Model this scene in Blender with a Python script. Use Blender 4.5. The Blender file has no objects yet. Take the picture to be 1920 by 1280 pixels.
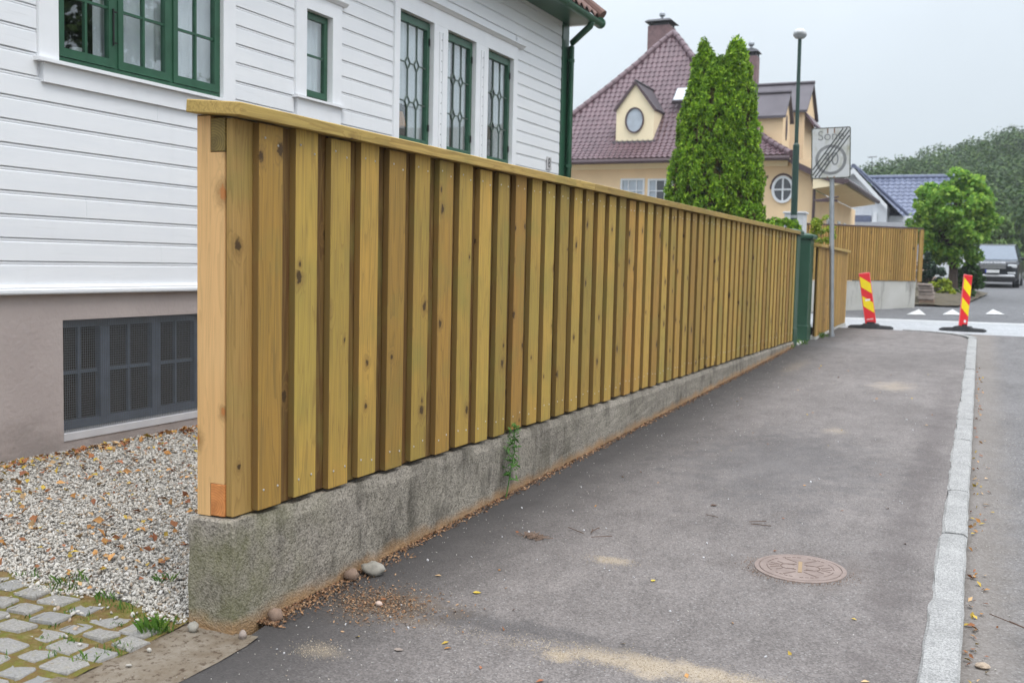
import bpy, math, random
import numpy as np
from mathutils import Vector, Matrix, noise as mnoise

S = bpy.context.scene
C = S.collection
R = random.Random(7)
NR = np.random.default_rng(11)
PI = math.pi

# ------------------------------------------------------------------ camera
cam_d = bpy.data.cameras.new('camera')
cam_d.sensor_width = 36.0
cam_d.lens = 36.0
cam_d.clip_start = 0.05
cam_d.clip_end = 2000
cam_d.dof.use_dof = True
cam_d.dof.focus_distance = 5.2
cam_d.dof.aperture_fstop = 4.0
cam = bpy.data.objects.new('camera', cam_d)
C.objects.link(cam)
right = (0.90732875, 0.41981244, 0.02262868)
up = (-0.05236113, 0.05943412, 0.99685801)
fwd = (-0.41714848, 0.9056628, -0.07590814)
m = Matrix.Identity(4)
for i in range(3):
    m[i][0], m[i][1], m[i][2] = right[i], up[i], -fwd[i]
m[0][3], m[1][3], m[2][3] = 0.0, 0.0, 1.5
cam.matrix_world = m
S.camera = cam

# ------------------------------------------------------------------ sky, sun, exposure
SUN_EL, SUN_AZ = math.radians(62), math.radians(122)     # azimuth clockwise from +Y
w = bpy.data.worlds.new('World')
S.world = w
w.use_nodes = True
wn = w.node_tree
for n in list(wn.nodes):
    wn.nodes.remove(n)
def wnew(t):
    return wn.nodes.new(t)
wl_ = wn.links.new
sky = wnew('ShaderNodeTexSky')
sky.sky_type = 'NISHITA'
sky.sun_disc = False
sky.sun_elevation = SUN_EL
sky.sun_rotation = SUN_AZ
sky.dust_density = 4.0
sky.air_density = 1.2
tc = wnew('ShaderNodeTexCoord')
sx = wnew('ShaderNodeSeparateXYZ'); wl_(tc.outputs['Generated'], sx.inputs[0])
mx = wnew('ShaderNodeMath'); mx.operation = 'MAXIMUM'; wl_(sx.outputs[2], mx.inputs[0]); mx.inputs[1].default_value = 0.0
pw = wnew('ShaderNodeMath'); pw.operation = 'POWER'; wl_(mx.outputs[0], pw.inputs[0]); pw.inputs[1].default_value = 1.7
cl = wnew('ShaderNodeTexNoise'); wl_(tc.outputs['Generated'], cl.inputs['Vector']); cl.inputs['Scale'].default_value = 2.2; cl.inputs['Detail'].default_value = 4
grad = wnew('ShaderNodeMix'); grad.data_type = 'RGBA'
wl_(pw.outputs[0], grad.inputs[0])
grad.inputs[6].default_value = (6.15, 6.9, 7.45, 1)
grad.inputs[7].default_value = (26.5, 28.2, 31.0, 1)
cm = wnew('ShaderNodeMapRange'); wl_(cl.outputs[0], cm.inputs[0])
cm.inputs[1].default_value = 0.3; cm.inputs[2].default_value = 0.7; cm.inputs[3].default_value = 0.90; cm.inputs[4].default_value = 1.04
mul = wnew('ShaderNodeMix'); mul.data_type = 'RGBA'; mul.blend_type = 'MULTIPLY'; mul.inputs[0].default_value = 1.0
wl_(grad.outputs[2], mul.inputs[6]); wl_(cm.outputs[0], mul.inputs[7])
mixs = wnew('ShaderNodeMix'); mixs.data_type = 'RGBA'; mixs.inputs[0].default_value = 0.94
wl_(sky.outputs[0], mixs.inputs[6]); wl_(mul.outputs[2], mixs.inputs[7])
bg = wnew('ShaderNodeBackground'); bg.inputs[1].default_value = 0.1
wl_(mixs.outputs[2], bg.inputs[0])
wo = wnew('ShaderNodeOutputWorld'); wl_(bg.outputs[0], wo.inputs[0])

sun_d = bpy.data.lights.new('sun', 'SUN')
sun_d.energy = 1.4
sun_d.angle = math.radians(25)
sun_d.color = (1.0, 0.95, 0.88)
sun = bpy.data.objects.new('sun', sun_d)
C.objects.link(sun)
sd = Vector((math.sin(SUN_AZ) * math.cos(SUN_EL), math.cos(SUN_AZ) * math.cos(SUN_EL), math.sin(SUN_EL)))
sun.rotation_euler = (-sd).to_track_quat('-Z', 'Y').to_euler()
sun.location = (30, -15, 40)

S.view_settings.view_transform = 'Standard'
S.view_settings.look = 'None'
S.view_settings.exposure = 0.22
S.view_settings.gamma = 1.0
S.view_settings.use_curve_mapping = False

# ------------------------------------------------------------------ node helpers
class NT:
    def __init__(self, name):
        self.m = bpy.data.materials.new(name)
        self.m.use_nodes = True
        self.t = self.m.node_tree
        self.b = self.t.nodes['Principled BSDF']
        self.out = self.t.nodes['Material Output']
        self._tc = None
    def new(self, t):
        return self.t.nodes.new(t)
    def put(self, sock, v):
        if v is None:
            return
        if hasattr(v, 'links'):
            self.t.links.new(v, sock)
        elif isinstance(v, (tuple, list)) and sock.type == 'RGBA' and len(v) == 3:
            sock.default_value = (*v, 1)
        else:
            sock.default_value = v
    def co(self, kind='Object'):
        if self._tc is None:
            self._tc = self.new('ShaderNodeTexCoord')
        return self._tc.outputs[kind]
    def pos(self):
        return self.new('ShaderNodeNewGeometry').outputs['Position']
    def island(self):
        return self.new('ShaderNodeNewGeometry').outputs['Random Per Island']
    def rnd(self):
        return self.new('ShaderNodeObjectInfo').outputs['Random']
    def mapping(self, v, scale=(1, 1, 1), loc=(0, 0, 0), rot=(0, 0, 0)):
        n = self.new('ShaderNodeMapping')
        self.put(n.inputs['Vector'], v)
        n.inputs['Scale'].default_value = scale
        n.inputs['Location'].default_value = loc
        n.inputs['Rotation'].default_value = rot
        return n.outputs[0]
    def shift(self, v, amount=57.0):
        c = self.new('ShaderNodeCombineXYZ')
        r = self.rnd()
        a = self.math('MULTIPLY', r, amount); b = self.math('MULTIPLY', r, amount * 2.3); d = self.math('MULTIPLY', r, amount * 0.7)
        self.put(c.inputs[0], a); self.put(c.inputs[1], b); self.put(c.inputs[2], d)
        n = self.new('ShaderNodeVectorMath'); n.operation = 'ADD'
        self.put(n.inputs[0], v); self.put(n.inputs[1], c.outputs[0])
        return n.outputs[0]
    def noise(self, v, scale, detail=4, rough=0.55, dist=0.0, col=False):
        n = self.new('ShaderNodeTexNoise')
        self.put(n.inputs['Vector'], v)
        n.inputs['Scale'].default_value = scale
        n.inputs['Detail'].default_value = detail
        n.inputs['Roughness'].default_value = rough
        n.inputs['Distortion'].default_value = dist
        return n.outputs[1 if col else 0]
    def vor(self, v, scale, feature='F1', out='Distance', rand=1.0):
        n = self.new('ShaderNodeTexVoronoi')
        n.feature = feature
        self.put(n.inputs['Vector'], v)
        n.inputs['Scale'].default_value = scale
        n.inputs['Randomness'].default_value = rand
        return n.outputs[out]
    def math(self, op, a, b=None, c=None, clamp=False):
        n = self.new('ShaderNodeMath'); n.operation = op; n.use_clamp = clamp
        self.put(n.inputs[0], a); self.put(n.inputs[1], b)
        if c is not None:
            self.put(n.inputs[2], c)
        return n.outputs[0]
    def rng(self, v, a, b, c=0.0, d=1.0, smooth=False):
        n = self.new('ShaderNodeMapRange')
        if smooth:
            n.interpolation_type = 'SMOOTHSTEP'
        self.put(n.inputs[0], v)
        for i, x in enumerate((a, b, c, d)):
            self.put(n.inputs[i + 1], x)
        return n.outputs[0]
    def mix(self, f, a, b, mode='MIX'):
        n = self.new('ShaderNodeMix'); n.data_type = 'RGBA'; n.blend_type = mode
        self.put(n.inputs[0], f); self.put(n.inputs[6], a); self.put(n.inputs[7], b)
        return n.outputs[2]
    def sep(self, v):
        n = self.new('ShaderNodeSeparateXYZ'); self.put(n.inputs[0], v)
        return n.outputs
    def bump(self, h, strength=0.3, dist=0.01):
        n = self.new('ShaderNodeBump')
        n.inputs['Strength'].default_value = strength
        n.inputs['Distance'].default_value = dist
        self.put(n.inputs['Height'], h)
        self.t.links.new(n.outputs[0], self.b.inputs['Normal'])
    def set(self, col=None, rough=None, metal=None, spec=None):
        self.put(self.b.inputs['Base Color'], col)
        self.put(self.b.inputs['Roughness'], rough)
        self.put(self.b.inputs['Metallic'], metal)
        self.put(self.b.inputs['Specular IOR Level'], spec)
        return self.m

def plain(name, col, rough=0.6, metal=0.0, var=0.06, scale=6.0, spec=0.4, bump=0.0):
    n = NT(name)
    k = n.noise(n.pos(), scale, 5)
    f = n.rng(k, 0.3, 0.7, 1 - var, 1 + var)
    c = n.mix(1.0, col, f, 'MULTIPLY')
    if bump:
        n.bump(n.noise(n.pos(), scale * 12, 3), bump, 0.004)
    return n.set(c, rough, metal, spec)

M = {}
# treated timber: object coordinates, grain along Z for upright boards, along Y for caps
def wood(name, axis, ca, cb, cc, knot=(0.045, 0.024, 0.010), knots=1.0, gs=1.0):
    n = NT(name)
    v = n.shift(n.co('Object'))
    if axis == 'Z':
        sc1, sc2, sk = (34, 34, 1.1), (9, 9, 0.55), (6.0, 6.0, 2.2)
    else:
        sc1, sc2, sk = (34, 1.1, 34), (9, 0.55, 9), (6.0, 2.2, 6.0)
    sp_ = n.sep(v)
    cb_ = n.new('ShaderNodeCombineXYZ')
    if axis == 'Z':
        n.put(cb_.inputs[0], n.math('MULTIPLY', n.math('ADD', sp_[0], sp_[1]), 7.5)); n.put(cb_.inputs[1], n.math('MULTIPLY', sp_[2], 5.2))
    else:
        n.put(cb_.inputs[0], n.math('MULTIPLY', n.math('ADD', sp_[0], sp_[2]), 7.5)); n.put(cb_.inputs[1], n.math('MULTIPLY', sp_[1], 5.2))
    kv = cb_.outputs[0]
    def v2(out):
        q = n.new('ShaderNodeTexVoronoi'); q.voronoi_dimensions = '2D'; n.put(q.inputs['Vector'], kv); q.inputs['Scale'].default_value = 1.0
        return q.outputs[out]
    kc = v2('Color')
    kd = n.math('DIVIDE', v2('Distance'), n.math('ADD', n.math('MULTIPLY', n.sep(kc)[1], 0.9), 0.45))
    pres = n.math('GREATER_THAN', n.sep(kc)[0], 1.0 - 0.20 * knots)
    near = n.rng(kd, 0.0, 0.5, 1.0, 0.0, True)
    warp = n.math('MULTIPLY', n.math('MULTIPLY', near, pres), 0.35)
    fine = n.noise(n.mapping(v, sc1), 3.0, 3, 0.6)
    ring = n.noise(n.mapping(v, sc2), 1.6, 2, 0.5, 0.6)
    ringv = n.math('ADD', n.math('MULTIPLY', ring, 9.0), n.math('MULTIPLY', warp, 6.0))
    ringp = n.math('FRACT', ringv)
    late = n.rng(ringp, 0.55, 1.0, 0.0, 1.0, True)
    big = n.noise(v, 1.3, 3)
    r = n.rnd()
    base = n.mix(n.rng(big, 0.35, 0.65), ca, cb)
    base = n.mix(n.rng(r, 0.55, 1.0, 0.0, 0.75), base, cc)
    base = n.mix(n.math('MULTIPLY', late, 0.5 * gs), base, (0.25, 0.15, 0.04))
    base = n.mix(n.rng(fine, 0.38, 0.72, 0.0, 0.5 * gs), base, (0.22, 0.145, 0.05))
    base = n.mix(1.0, base, n.rng(n.math('FRACT', n.math('MULTIPLY', r, 7.31)), 0, 1, 0.72, 1.10), 'MULTIPLY')
    # green bloom of the treatment
    gb = n.noise(v, 2.3, 4, 0.6)
    base = n.mix(n.rng(gb, 0.52, 0.75, 0.0, 0.5 * gs), base, (0.20, 0.20, 0.05))
    kedge = n.math('ADD', kd, n.math('MULTIPLY', n.math('SUBTRACT', n.noise(v, 55, 4, 0.7), 0.42), 0.30))
    kn = n.math('MULTIPLY', n.rng(kedge, 0.10, 0.17, 1.0, 0.0, True), pres)
    halo = n.math('MULTIPLY', n.rng(kedge, 0.12, 0.40, 0.55, 0.0, True), pres)
    base = n.mix(halo, base, (0.20, 0.115, 0.035))
    base = n.mix(n.math('MULTIPLY', kn, 0.9), base, knot)
    n.bump(n.math('ADD', n.math('MULTIPLY', fine, 0.6), n.math('MULTIPLY', late, 0.4)), 0.25, 0.002)
    return n.set(base, 0.62, 0, 0.3)
M['wood'] = wood('treated_timber', 'Z', (0.54, 0.325, 0.070), (0.43, 0.305, 0.067), (0.45, 0.225, 0.05))
M['woodedge'] = wood('shaded_board_edge', 'Z', (0.27, 0.155, 0.045), (0.22, 0.15, 0.045), (0.24, 0.125, 0.038), knots=0.5)  # shade on the boards' side faces, put into the colour
M['woodcorner'] = wood('brownish_timber', 'Z', (0.46, 0.27, 0.085), (0.40, 0.27, 0.085), (0.42, 0.23, 0.07), knots=1.2)
M['woodback'] = wood('shaded_brown_timber', 'Z', (0.125, 0.058, 0.018), (0.105, 0.054, 0.017), (0.09, 0.05, 0.016), knots=0.6)  # browner back boards, darkened further in colour for the shade of the recess
M['woodcap'] = wood('treated_timber_cap', 'Y', (0.52, 0.345, 0.105), (0.46, 0.33, 0.10), (0.49, 0.32, 0.10), knots=0.5)
M['wood2'] = wood('honey_timber', 'Z', (0.54, 0.33, 0.10), (0.46, 0.27, 0.075), (0.50, 0.28, 0.085), knots=0.4)
M['pine'] = wood('raw_pine', 'Z', (0.97, 0.61, 0.275), (0.95, 0.57, 0.245), (0.96, 0.59, 0.26), knot=(0.45, 0.17, 0.05), knots=0.8, gs=0.3)
def endgrain(name, a, b):
    n = NT(name)
    v = n.mapping(n.co('Object'), (1, 0.2, 1), (0.02, 0, 0.03))
    d = n.new('ShaderNodeVectorMath'); d.operation = 'LENGTH'; n.put(d.inputs[0], v)
    f = n.math('FRACT', n.math('MULTIPLY', n.math('ADD', d.outputs['Value'], n.math('MULTIPLY', n.noise(v, 12, 3), 0.02)), 95))
    c = n.mix(n.rng(f, 0.2, 1, 0, 0.8, True), a, b)
    c = n.mix(n.rng(n.noise(n.co('Object'), 18, 4), 0.4, 0.7, 0, 0.6), c, (b[0] * .6, b[1] * .6, b[2] * .6))
    return n.set(c, 0.7)
M['railend_top'] = endgrain('rail_end_weathered', (0.27, 0.19, 0.05), (0.13, 0.085, 0.022))
M['railend_low'] = endgrain('rail_end_fresh', (0.66, 0.27, 0.08), (0.50, 0.17, 0.045))

# painted siding
n = NT('white_paint')
p = n.pos()
a_ = n.noise(n.mapping(p, (1, 0.6, 5)), 2.0, 5)
c_ = n.mix(n.rng(a_, 0.3, 0.7), (0.76, 0.775, 0.80), (0.81, 0.82, 0.835))
d_ = n.rng(n.noise(n.mapping(p, (3, 0.8, 14)), 4, 4), 0.62, 0.8, 0, 0.35)
c_ = n.mix(d_, c_, (0.55, 0.55, 0.55))
run = n.rng(n.noise(n.mapping(p, (9, 9, 0.45)), 1.3, 5, 0.7), 0.56, 0.74, 0.0, 0.12)
c_ = n.mix(run, c_, (0.52, 0.52, 0.51))
n.bump(n.noise(n.mapping(p, (20, 2, 40)), 4, 3), 0.2, 0.003)
M['white'] = n.set(c_, 0.42, 0, 0.4)
M['trimwhite'] = plain('white_trim_paint', (0.80, 0.81, 0.83), 0.4, var=0.03)
M['green'] = plain('green_paint', (0.027, 0.092, 0.052), 0.35, var=0.15, scale=9)
M['greenpost'] = plain('green_pillar_paint', (0.024, 0.075, 0.045), 0.45, var=0.12, scale=5)
M['lead'] = plain('dark_green_glazing_bar', (0.075, 0.11, 0.09), 0.4)
M['curtain'] = plain('pale_curtain', (0.90, 0.905, 0.92), 0.9, var=0.03)
M['dark'] = plain('dark_room', (0.05, 0.045, 0.04), 0.9)
M['black'] = plain('black_iron', (0.015, 0.015, 0.015), 0.5)
M['orange'] = plain('amber_lampshade', (0.55, 0.25, 0.06), 0.7)
def glass(name, tint=(1, 1, 1), refl=0.9):
    n = NT(name)
    t = n.new('ShaderNodeBsdfTransparent'); t.inputs[0].default_value = (*tint, 1)
    g = n.new('ShaderNodeBsdfGlossy'); g.inputs['Roughness'].default_value = 0.015
    g.inputs[0].default_value = (refl, refl, refl, 1)
    lw = n.new('ShaderNodeLayerWeight'); lw.inputs[0].default_value = 0.5
    f_ = n.math('ADD', n.math('MULTIPLY', n.math('POWER', lw.outputs['Facing'], 4.0), 0.85), 0.13)
    x = n.new('ShaderNodeMixShader')
    n.put(x.inputs[0], f_); n.put(x.inputs[1], t.outputs[0]); n.put(x.inputs[2], g.outputs[0])
    n.put(n.out.inputs[0], x.outputs[0])
    return n.m
M['glass'] = glass('window_glass', (0.9, 0.93, 0.94))

# taupe render of the basement
n = NT('taupe_plaster')
p = n.pos()
c_ = n.mix(n.rng(n.noise(p, 2.2, 6), 0.3, 0.7), (0.375, 0.32, 0.30), (0.43, 0.372, 0.35))
zz_ = n.sep(p)[2]
dmp = n.rng(n.math('ADD', zz_, n.math('MULTIPLY', n.noise(n.mapping(p, (1, 1, 2.5)), 2.2, 6, 0.7), 0.9)), 0.45, 0.85, 0.55, 0.0, True)
c_ = n.mix(dmp, c_, (0.20, 0.172, 0.155))
run = n.rng(n.noise(n.mapping(p, (6, 6, 0.5)), 1.5, 5, 0.7), 0.58, 0.72, 0.0, 0.3)
c_ = n.mix(run, c_, (0.22, 0.20, 0.195))
n.bump(n.noise(p, 26, 5, 0.6), 0.6, 0.008)
M['plaster'] = n.set(c_, 0.8, 0, 0.2)
M['greyframe'] = plain('grey_window_frame', (0.135, 0.16, 0.205), 0.5, var=0.25)
M['wire'] = plain('galvanised_wire', (0.15, 0.16, 0.17), 0.5, metal=0.2)
M['sillpaint'] = plain('pale_grey_sill', (0.52, 0.51, 0.52), 0.6)

# weathered concrete of the plinth wall
n = NT('weathered_concrete')
p = n.pos()
x_, y_, z_ = n.sep(p)[0:3]
big = n.noise(p, 1.6, 6, 0.6)
peb = n.vor(p, 110)
grain = n.noise(p, 75, 4, 0.8)
st = n.math('ADD', n.math('MULTIPLY', n.noise(n.mapping(p, (3.2, 3.2, 1.0)), 1.6, 6, 0.7), 0.75), n.math('MULTIPLY', n.noise(p, 2.6, 4), 0.25))
c_ = n.mix(n.rng(big, 0.3, 0.7), (0.275, 0.245, 0.205), (0.39, 0.35, 0.295))
c_ = n.mix(n.rng(grain, 0.47, 0.60, 0.0, 0.75), c_, (0.075, 0.066, 0.055))
c_ = n.mix(n.rng(st, 0.49, 0.63, 0.0, 0.75), c_, (0.068, 0.06, 0.05))
mossy = n.math('MULTIPLY', n.rng(y_, 3.14, 3.9, 1.0, 0.12), n.rng(n.noise(p, 5.0, 5), 0.35, 0.62))
c_ = n.mix(n.math('MULTIPLY', mossy, 0.55), c_, (0.15, 0.15, 0.06))
gl = n.math('SUBTRACT', z_, n.math('MULTIPLY', n.math('SUBTRACT', y_, 3.16), 0.0245))
soil = n.rng(n.math('ADD', gl, n.math('MULTIPLY', n.noise(p, 6, 4), 0.10)), 0.05, 0.13, 0.85, 0.0, True)
c_ = n.mix(soil, c_, (0.36, 0.215, 0.105))
h_ = n.math('ADD', n.math('MULTIPLY', peb, 0.7), grain)
n.bump(h_, 0.8, 0.006)
M['concrete'] = n.set(c_, 0.9, 0, 0.15)
n = NT('pale_concrete')
p = n.pos()
st = n.noise(n.mapping(p, (2.2, 2.2, 0.5)), 1.4, 5, 0.7)
c_ = n.mix(n.rng(n.noise(p, 1.5, 5), 0.3, 0.7), (0.42, 0.41, 0.37), (0.52, 0.51, 0.48))
c_ = n.mix(n.rng(st, 0.56, 0.70, 0.0, 0.8), c_, (0.13, 0.12, 0.11))
n.bump(n.noise(p, 30, 4), 0.3, 0.005)
M['concrete2'] = n.set(c_, 0.9, 0, 0.15)

# asphalt family
def asphalt(name, ca, cb, spots=(), stains=(), rough=0.85, agg=140, edge=None):
    n = NT(name)
    p = n.pos()
    big = n.noise(p, 0.55, 6, 0.6)
    mid = n.noise(n.mapping(p, (1.6, 0.8, 1)), 3.2, 6, 0.68)
    fine = n.noise(p, agg, 2, 0.6)
    peb = n.vor(p, agg, out='Color')
    c = n.mix(n.rng(big, 0.32, 0.68), ca, cb)
    c = n.mix(n.rng(n.noise(p, 18, 5, 0.75), 0.52, 0.70, 0.0, 0.4), c, tuple(x * 1.5 for x in ca))
    c = n.mix(n.rng(mid, 0.42, 0.7, 0.0, 0.55), c, tuple(x * 0.72 for x in ca))
    c = n.mix(1.0, c, n.rng(n.sep(peb)[0], 0, 1, 0.66, 1.32), 'MULTIPLY')
    light = n.math('GREATER_THAN', n.sep(peb)[1], 0.965)
    c = n.mix(n.math('MULTIPLY', light, 0.3), c, (0.42, 0.41, 0.40))
    xyz = n.sep(p)
    wob = n.noise(p, 7.0, 6, 0.7)
    for (sx0, sy0, rx, ry, ang, col, amt) in list(spots) + list(stains):
        v = n.mapping(p, (1, 1, 0), (-sx0, -sy0, 0))
        v = n.mapping(v, (1 / rx, 1 / ry, 0), (0, 0, 0), (0, 0, -ang))
        d = n.new('ShaderNodeVectorMath'); d.operation = 'LENGTH'; n.put(d.inputs[0], v)
        e = n.math('ADD', n.math('ADD', d.outputs['Value'], n.math('MULTIPLY', n.math('SUBTRACT', wob, 0.5), 3.2)), n.math('MULTIPLY', n.math('SUBTRACT', fine, 0.5), 1.6))
        f = n.rng(e, 0.2, 1.35, amt, 0.0, True)
        c = n.mix(f, c, col)
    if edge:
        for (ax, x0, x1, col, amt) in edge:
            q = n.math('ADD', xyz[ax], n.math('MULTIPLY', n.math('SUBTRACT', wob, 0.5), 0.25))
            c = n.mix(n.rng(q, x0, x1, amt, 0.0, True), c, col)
    n.bump(n.math('ADD', fine, n.math('MULTIPLY', n.vor(p, agg), 0.8)), 0.45, 0.004)
    return n.set(c, n.rng(mid, 0.3, 0.7, rough - 0.06, rough + 0.06), 0, 0.35)
SAND = (0.46, 0.375, 0.27)
SOIL = (0.20, 0.125, 0.07)
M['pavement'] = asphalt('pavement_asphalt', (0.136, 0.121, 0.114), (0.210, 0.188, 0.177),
    spots=[(-1.05, 3.62, 0.42, 0.09, -0.1, SAND, 0.62), (-2.26, 3.19, 0.10, 0.07, 0.2, SAND, 0.6), (-1.40, 3.55, 0.07, 0.045, 0, SAND, 0.6),
           (-2.34, 3.72, 0.34, 0.22, 0.5, (0.25, 0.18, 0.12), 0.7), (-2.36, 3.72, 0.22, 0.14, 0.5, SOIL, 0.85), (-1.62, 4.75, 0.10, 0.06, 0.3, SAND, 0.45), (-0.9, 12.2, 0.2, 0.4, 0, SAND, 0.35),
           (-2.2, 13.5, 0.12, 0.9, 0, SAND, 0.3), (-1.1, 9.0, 0.10, 0.16, 0, SAND, 0.3)],
    stains=[(-1.75, 3.72, 0.55, 0.10, -0.35, (0.045, 0.043, 0.045), 0.55), (-0.33, 8.0, 0.13, 5.0, 0.012, (0.085, 0.072, 0.07), 0.5),
            (-0.75, 5.05, 0.36, 0.33, 0, (0.10, 0.08, 0.07), 0.45), (-1.3, 7.5, 0.8, 1.4, 0.2, (0.085, 0.082, 0.084), 0.5)],
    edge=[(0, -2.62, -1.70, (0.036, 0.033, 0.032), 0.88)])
M['road'] = asphalt('road_asphalt', (0.124, 0.117, 0.115), (0.168, 0.160, 0.158), agg=110,
    edge=[(0, 0.05, 0.34, (0.24, 0.20, 0.16), 0.35)])
M['sideroad'] = asphalt('side_road_asphalt', (0.115, 0.116, 0.12), (0.15, 0.15, 0.155), agg=60)
M['crossroad'] = asphalt('sky_sheen_smooth_asphalt', (0.33, 0.34, 0.35), (0.38, 0.39, 0.40), rough=0.55, agg=60)  # smooth surface; its pale tone paints in sky reflected at a grazing angle
M['paint'] = plain('road_paint', (0.56, 0.56, 0.55), 0.7, var=0.2, scale=8)

# granite kerb, setts, gravel
n = NT('granite')
p = n.shift(n.co('Object'))
s1 = n.vor(p, 190, out='Color'); s2 = n.noise(p, 130, 3, 0.7)
c_ = n.mix(n.rng(n.sep(s1)[0], 0, 1), (0.20, 0.198, 0.193), (0.42, 0.415, 0.40))
c_ = n.mix(n.rng(s2, 0.58, 0.68, 0.0, 0.8), c_, (0.12, 0.12, 0.12))
c_ = n.mix(1.0, c_, n.rng(n.noise(p, 5, 4), 0.3, 0.7, 0.84, 1.08), 'MULTIPLY')
n.bump(n.noise(p, 60, 4, 0.7), 0.5, 0.006)
M['granite'] = n.set(c_, 0.8, 0, 0.3)
n = NT('sett_stone')
p = n.shift(n.co('Object'))
c_ = n.mix(n.rng(n.noise(p, 14, 6, 0.7), 0.35, 0.68), (0.22, 0.208, 0.19), (0.37, 0.355, 0.33))
c_ = n.mix(n.rng(n.rnd(), 0.6, 1.0, 0, 0.55), c_, (0.24, 0.245, 0.25))
c_ = n.mix(n.rng(n.noise(p, 5, 4), 0.55, 0.75, 0.0, 0.5), c_, (0.26, 0.23, 0.13))
n.bump(n.noise(p, 40, 5, 0.65), 0.6, 0.008)
M['sett'] = n.set(c_, 0.85, 0, 0.25)
n = NT('mossy_joint')
p = n.pos()
c_ = n.mix(n.rng(n.noise(p, 9, 6, 0.7), 0.4, 0.6), (0.20, 0.125, 0.055), (0.175, 0.175, 0.04))
c_ = n.mix(n.rng(n.noise(p, 26, 4), 0.5, 0.7, 0, 0.7), c_, (0.30, 0.23, 0.11))
n.bump(n.noise(p, 60, 5, 0.7), 1.0, 0.02)
M['moss'] = n.set(c_, 0.95, 0, 0.1)
n = NT('dirty_cement')
p = n.pos()
c_ = n.mix(n.rng(n.noise(p, 6, 6, 0.7), 0.35, 0.65), (0.15, 0.115, 0.08), (0.26, 0.225, 0.18))
c_ = n.mix(n.rng(n.noise(p, 30, 4, 0.75), 0.54, 0.62, 0, 0.8), c_, (0.07, 0.045, 0.03))
n.bump(n.noise(p, 70, 4, 0.7), 0.9, 0.01)
M['cement'] = n.set(c_, 0.95, 0, 0.1)
n = NT('gravel_stone')
i_ = n.island()
c_ = n.mix(i_, (0.40, 0.375, 0.335), (0.58, 0.55, 0.495))
c_ = n.mix(n.rng(n.math('FRACT', n.math('MULTIPLY', i_, 13.7)), 0.86, 0.93, 0, 0.8), c_, (0.34, 0.25, 0.17))
c_ = n.mix(n.rng(n.math('FRACT', n.math('MULTIPLY', i_, 29.3)), 0.9, 0.95, 0, 0.8), c_, (0.62, 0.60, 0.57))
c_ = n.mix(1.0, c_, n.rng(n.noise(n.pos(), 120, 2), 0.3, 0.7, 0.8, 1.15), 'MULTIPLY')
M['gravel'] = n.set(c_, 0.85, 0, 0.25)
n = NT('gravel_bed_soil')
p = n.pos()
c_ = n.mix(n.rng(n.noise(p, 40, 4), 0.3, 0.7), (0.30, 0.285, 0.26), (0.42, 0.40, 0.37))
n.bump(n.vor(p, 60), 1.0, 0.02)
M['gravelbed'] = n.set(c_, 0.95, 0, 0.1)
def litter(name, cols):
    n = NT(name)
    i = n.island()
    c = cols[0]
    for k, q in enumerate(cols[1:]):
        f = n.math('GREATER_THAN', i, (k + 1) / len(cols))
        c = n.mix(f, c, q)
    c = n.mix(1.0, c, n.rng(n.math('FRACT', n.math('MULTIPLY', i, 37.7)), 0, 1, 0.7, 1.2), 'MULTIPLY')
    return n.set(c, 0.75, 0, 0.25)
M['leaves'] = litter('dry_leaves', [(0.36, 0.17, 0.05), (0.25, 0.10, 0.04), (0.48, 0.25, 0.09), (0.42, 0.29, 0.05), (0.30, 0.12, 0.06), (0.50, 0.33, 0.17)])
M['debris'] = litter('dry_debris', [(0.29, 0.16, 0.08), (0.20, 0.10, 0.052), (0.37, 0.23, 0.13), (0.15, 0.09, 0.055)])
M['yellowleaf'] = plain('yellow_leaf', (0.55, 0.40, 0.05), 0.6, var=0.2, scale=60)
M['twig'] = plain('brown_twig', (0.10, 0.055, 0.035), 0.8)
def foliage(name, dark, mid, lite, trans=0.35, objvar=False, rough=0.55):
    n = NT(name)
    i = n.island()
    c = n.mix(n.rng(i, 0.0, 0.55), dark, mid)
    c = n.mix(n.rng(i, 0.55, 1.0), c, lite)
    big = n.noise(n.pos(), 1.8, 3)
    c = n.mix(1.0, c, n.rng(big, 0.3, 0.7, 0.75, 1.2), 'MULTIPLY')
    n.set(c, rough, 0, 0.3)
    t = n.new('ShaderNodeBsdfTranslucent'); n.put(t.inputs[0], c)
    x = n.new('ShaderNodeMixShader'); x.inputs[0].default_value = trans
    n.put(x.inputs[1], n.b.outputs[0]); n.put(x.inputs[2], t.outputs[0])
    n.put(n.out.inputs[0], x.outputs[0])
    return n.m
M['thuja'] = foliage('thuja_sprays', (0.05, 0.115, 0.012), (0.20, 0.38, 0.028), (0.46, 0.66, 0.055))
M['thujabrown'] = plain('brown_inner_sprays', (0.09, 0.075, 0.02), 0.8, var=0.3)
M['maple'] = foliage('lime_leaves', (0.09, 0.22, 0.03), (0.21, 0.40, 0.05), (0.44, 0.62, 0.10), 0.45)
M['fern'] = foliage('yellow_green_sprays', (0.16, 0.24, 0.02), (0.28, 0.36, 0.03), (0.42, 0.44, 0.04), 0.35)
M['shrub'] = foliage('shrub_leaves', (0.03, 0.075, 0.02), (0.055, 0.13, 0.03), (0.10, 0.20, 0.04), 0.3)
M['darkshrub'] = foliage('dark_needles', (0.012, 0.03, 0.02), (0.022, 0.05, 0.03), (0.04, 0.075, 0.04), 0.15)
M['softgreen'] = foliage('soft_needles', (0.09, 0.16, 0.05), (0.15, 0.25, 0.07), (0.24, 0.34, 0.10), 0.3)
M['forest'] = foliage('forest_leaves', (0.016, 0.042, 0.010), (0.040, 0.098, 0.016), (0.10, 0.165, 0.028), 0.25)
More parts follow.
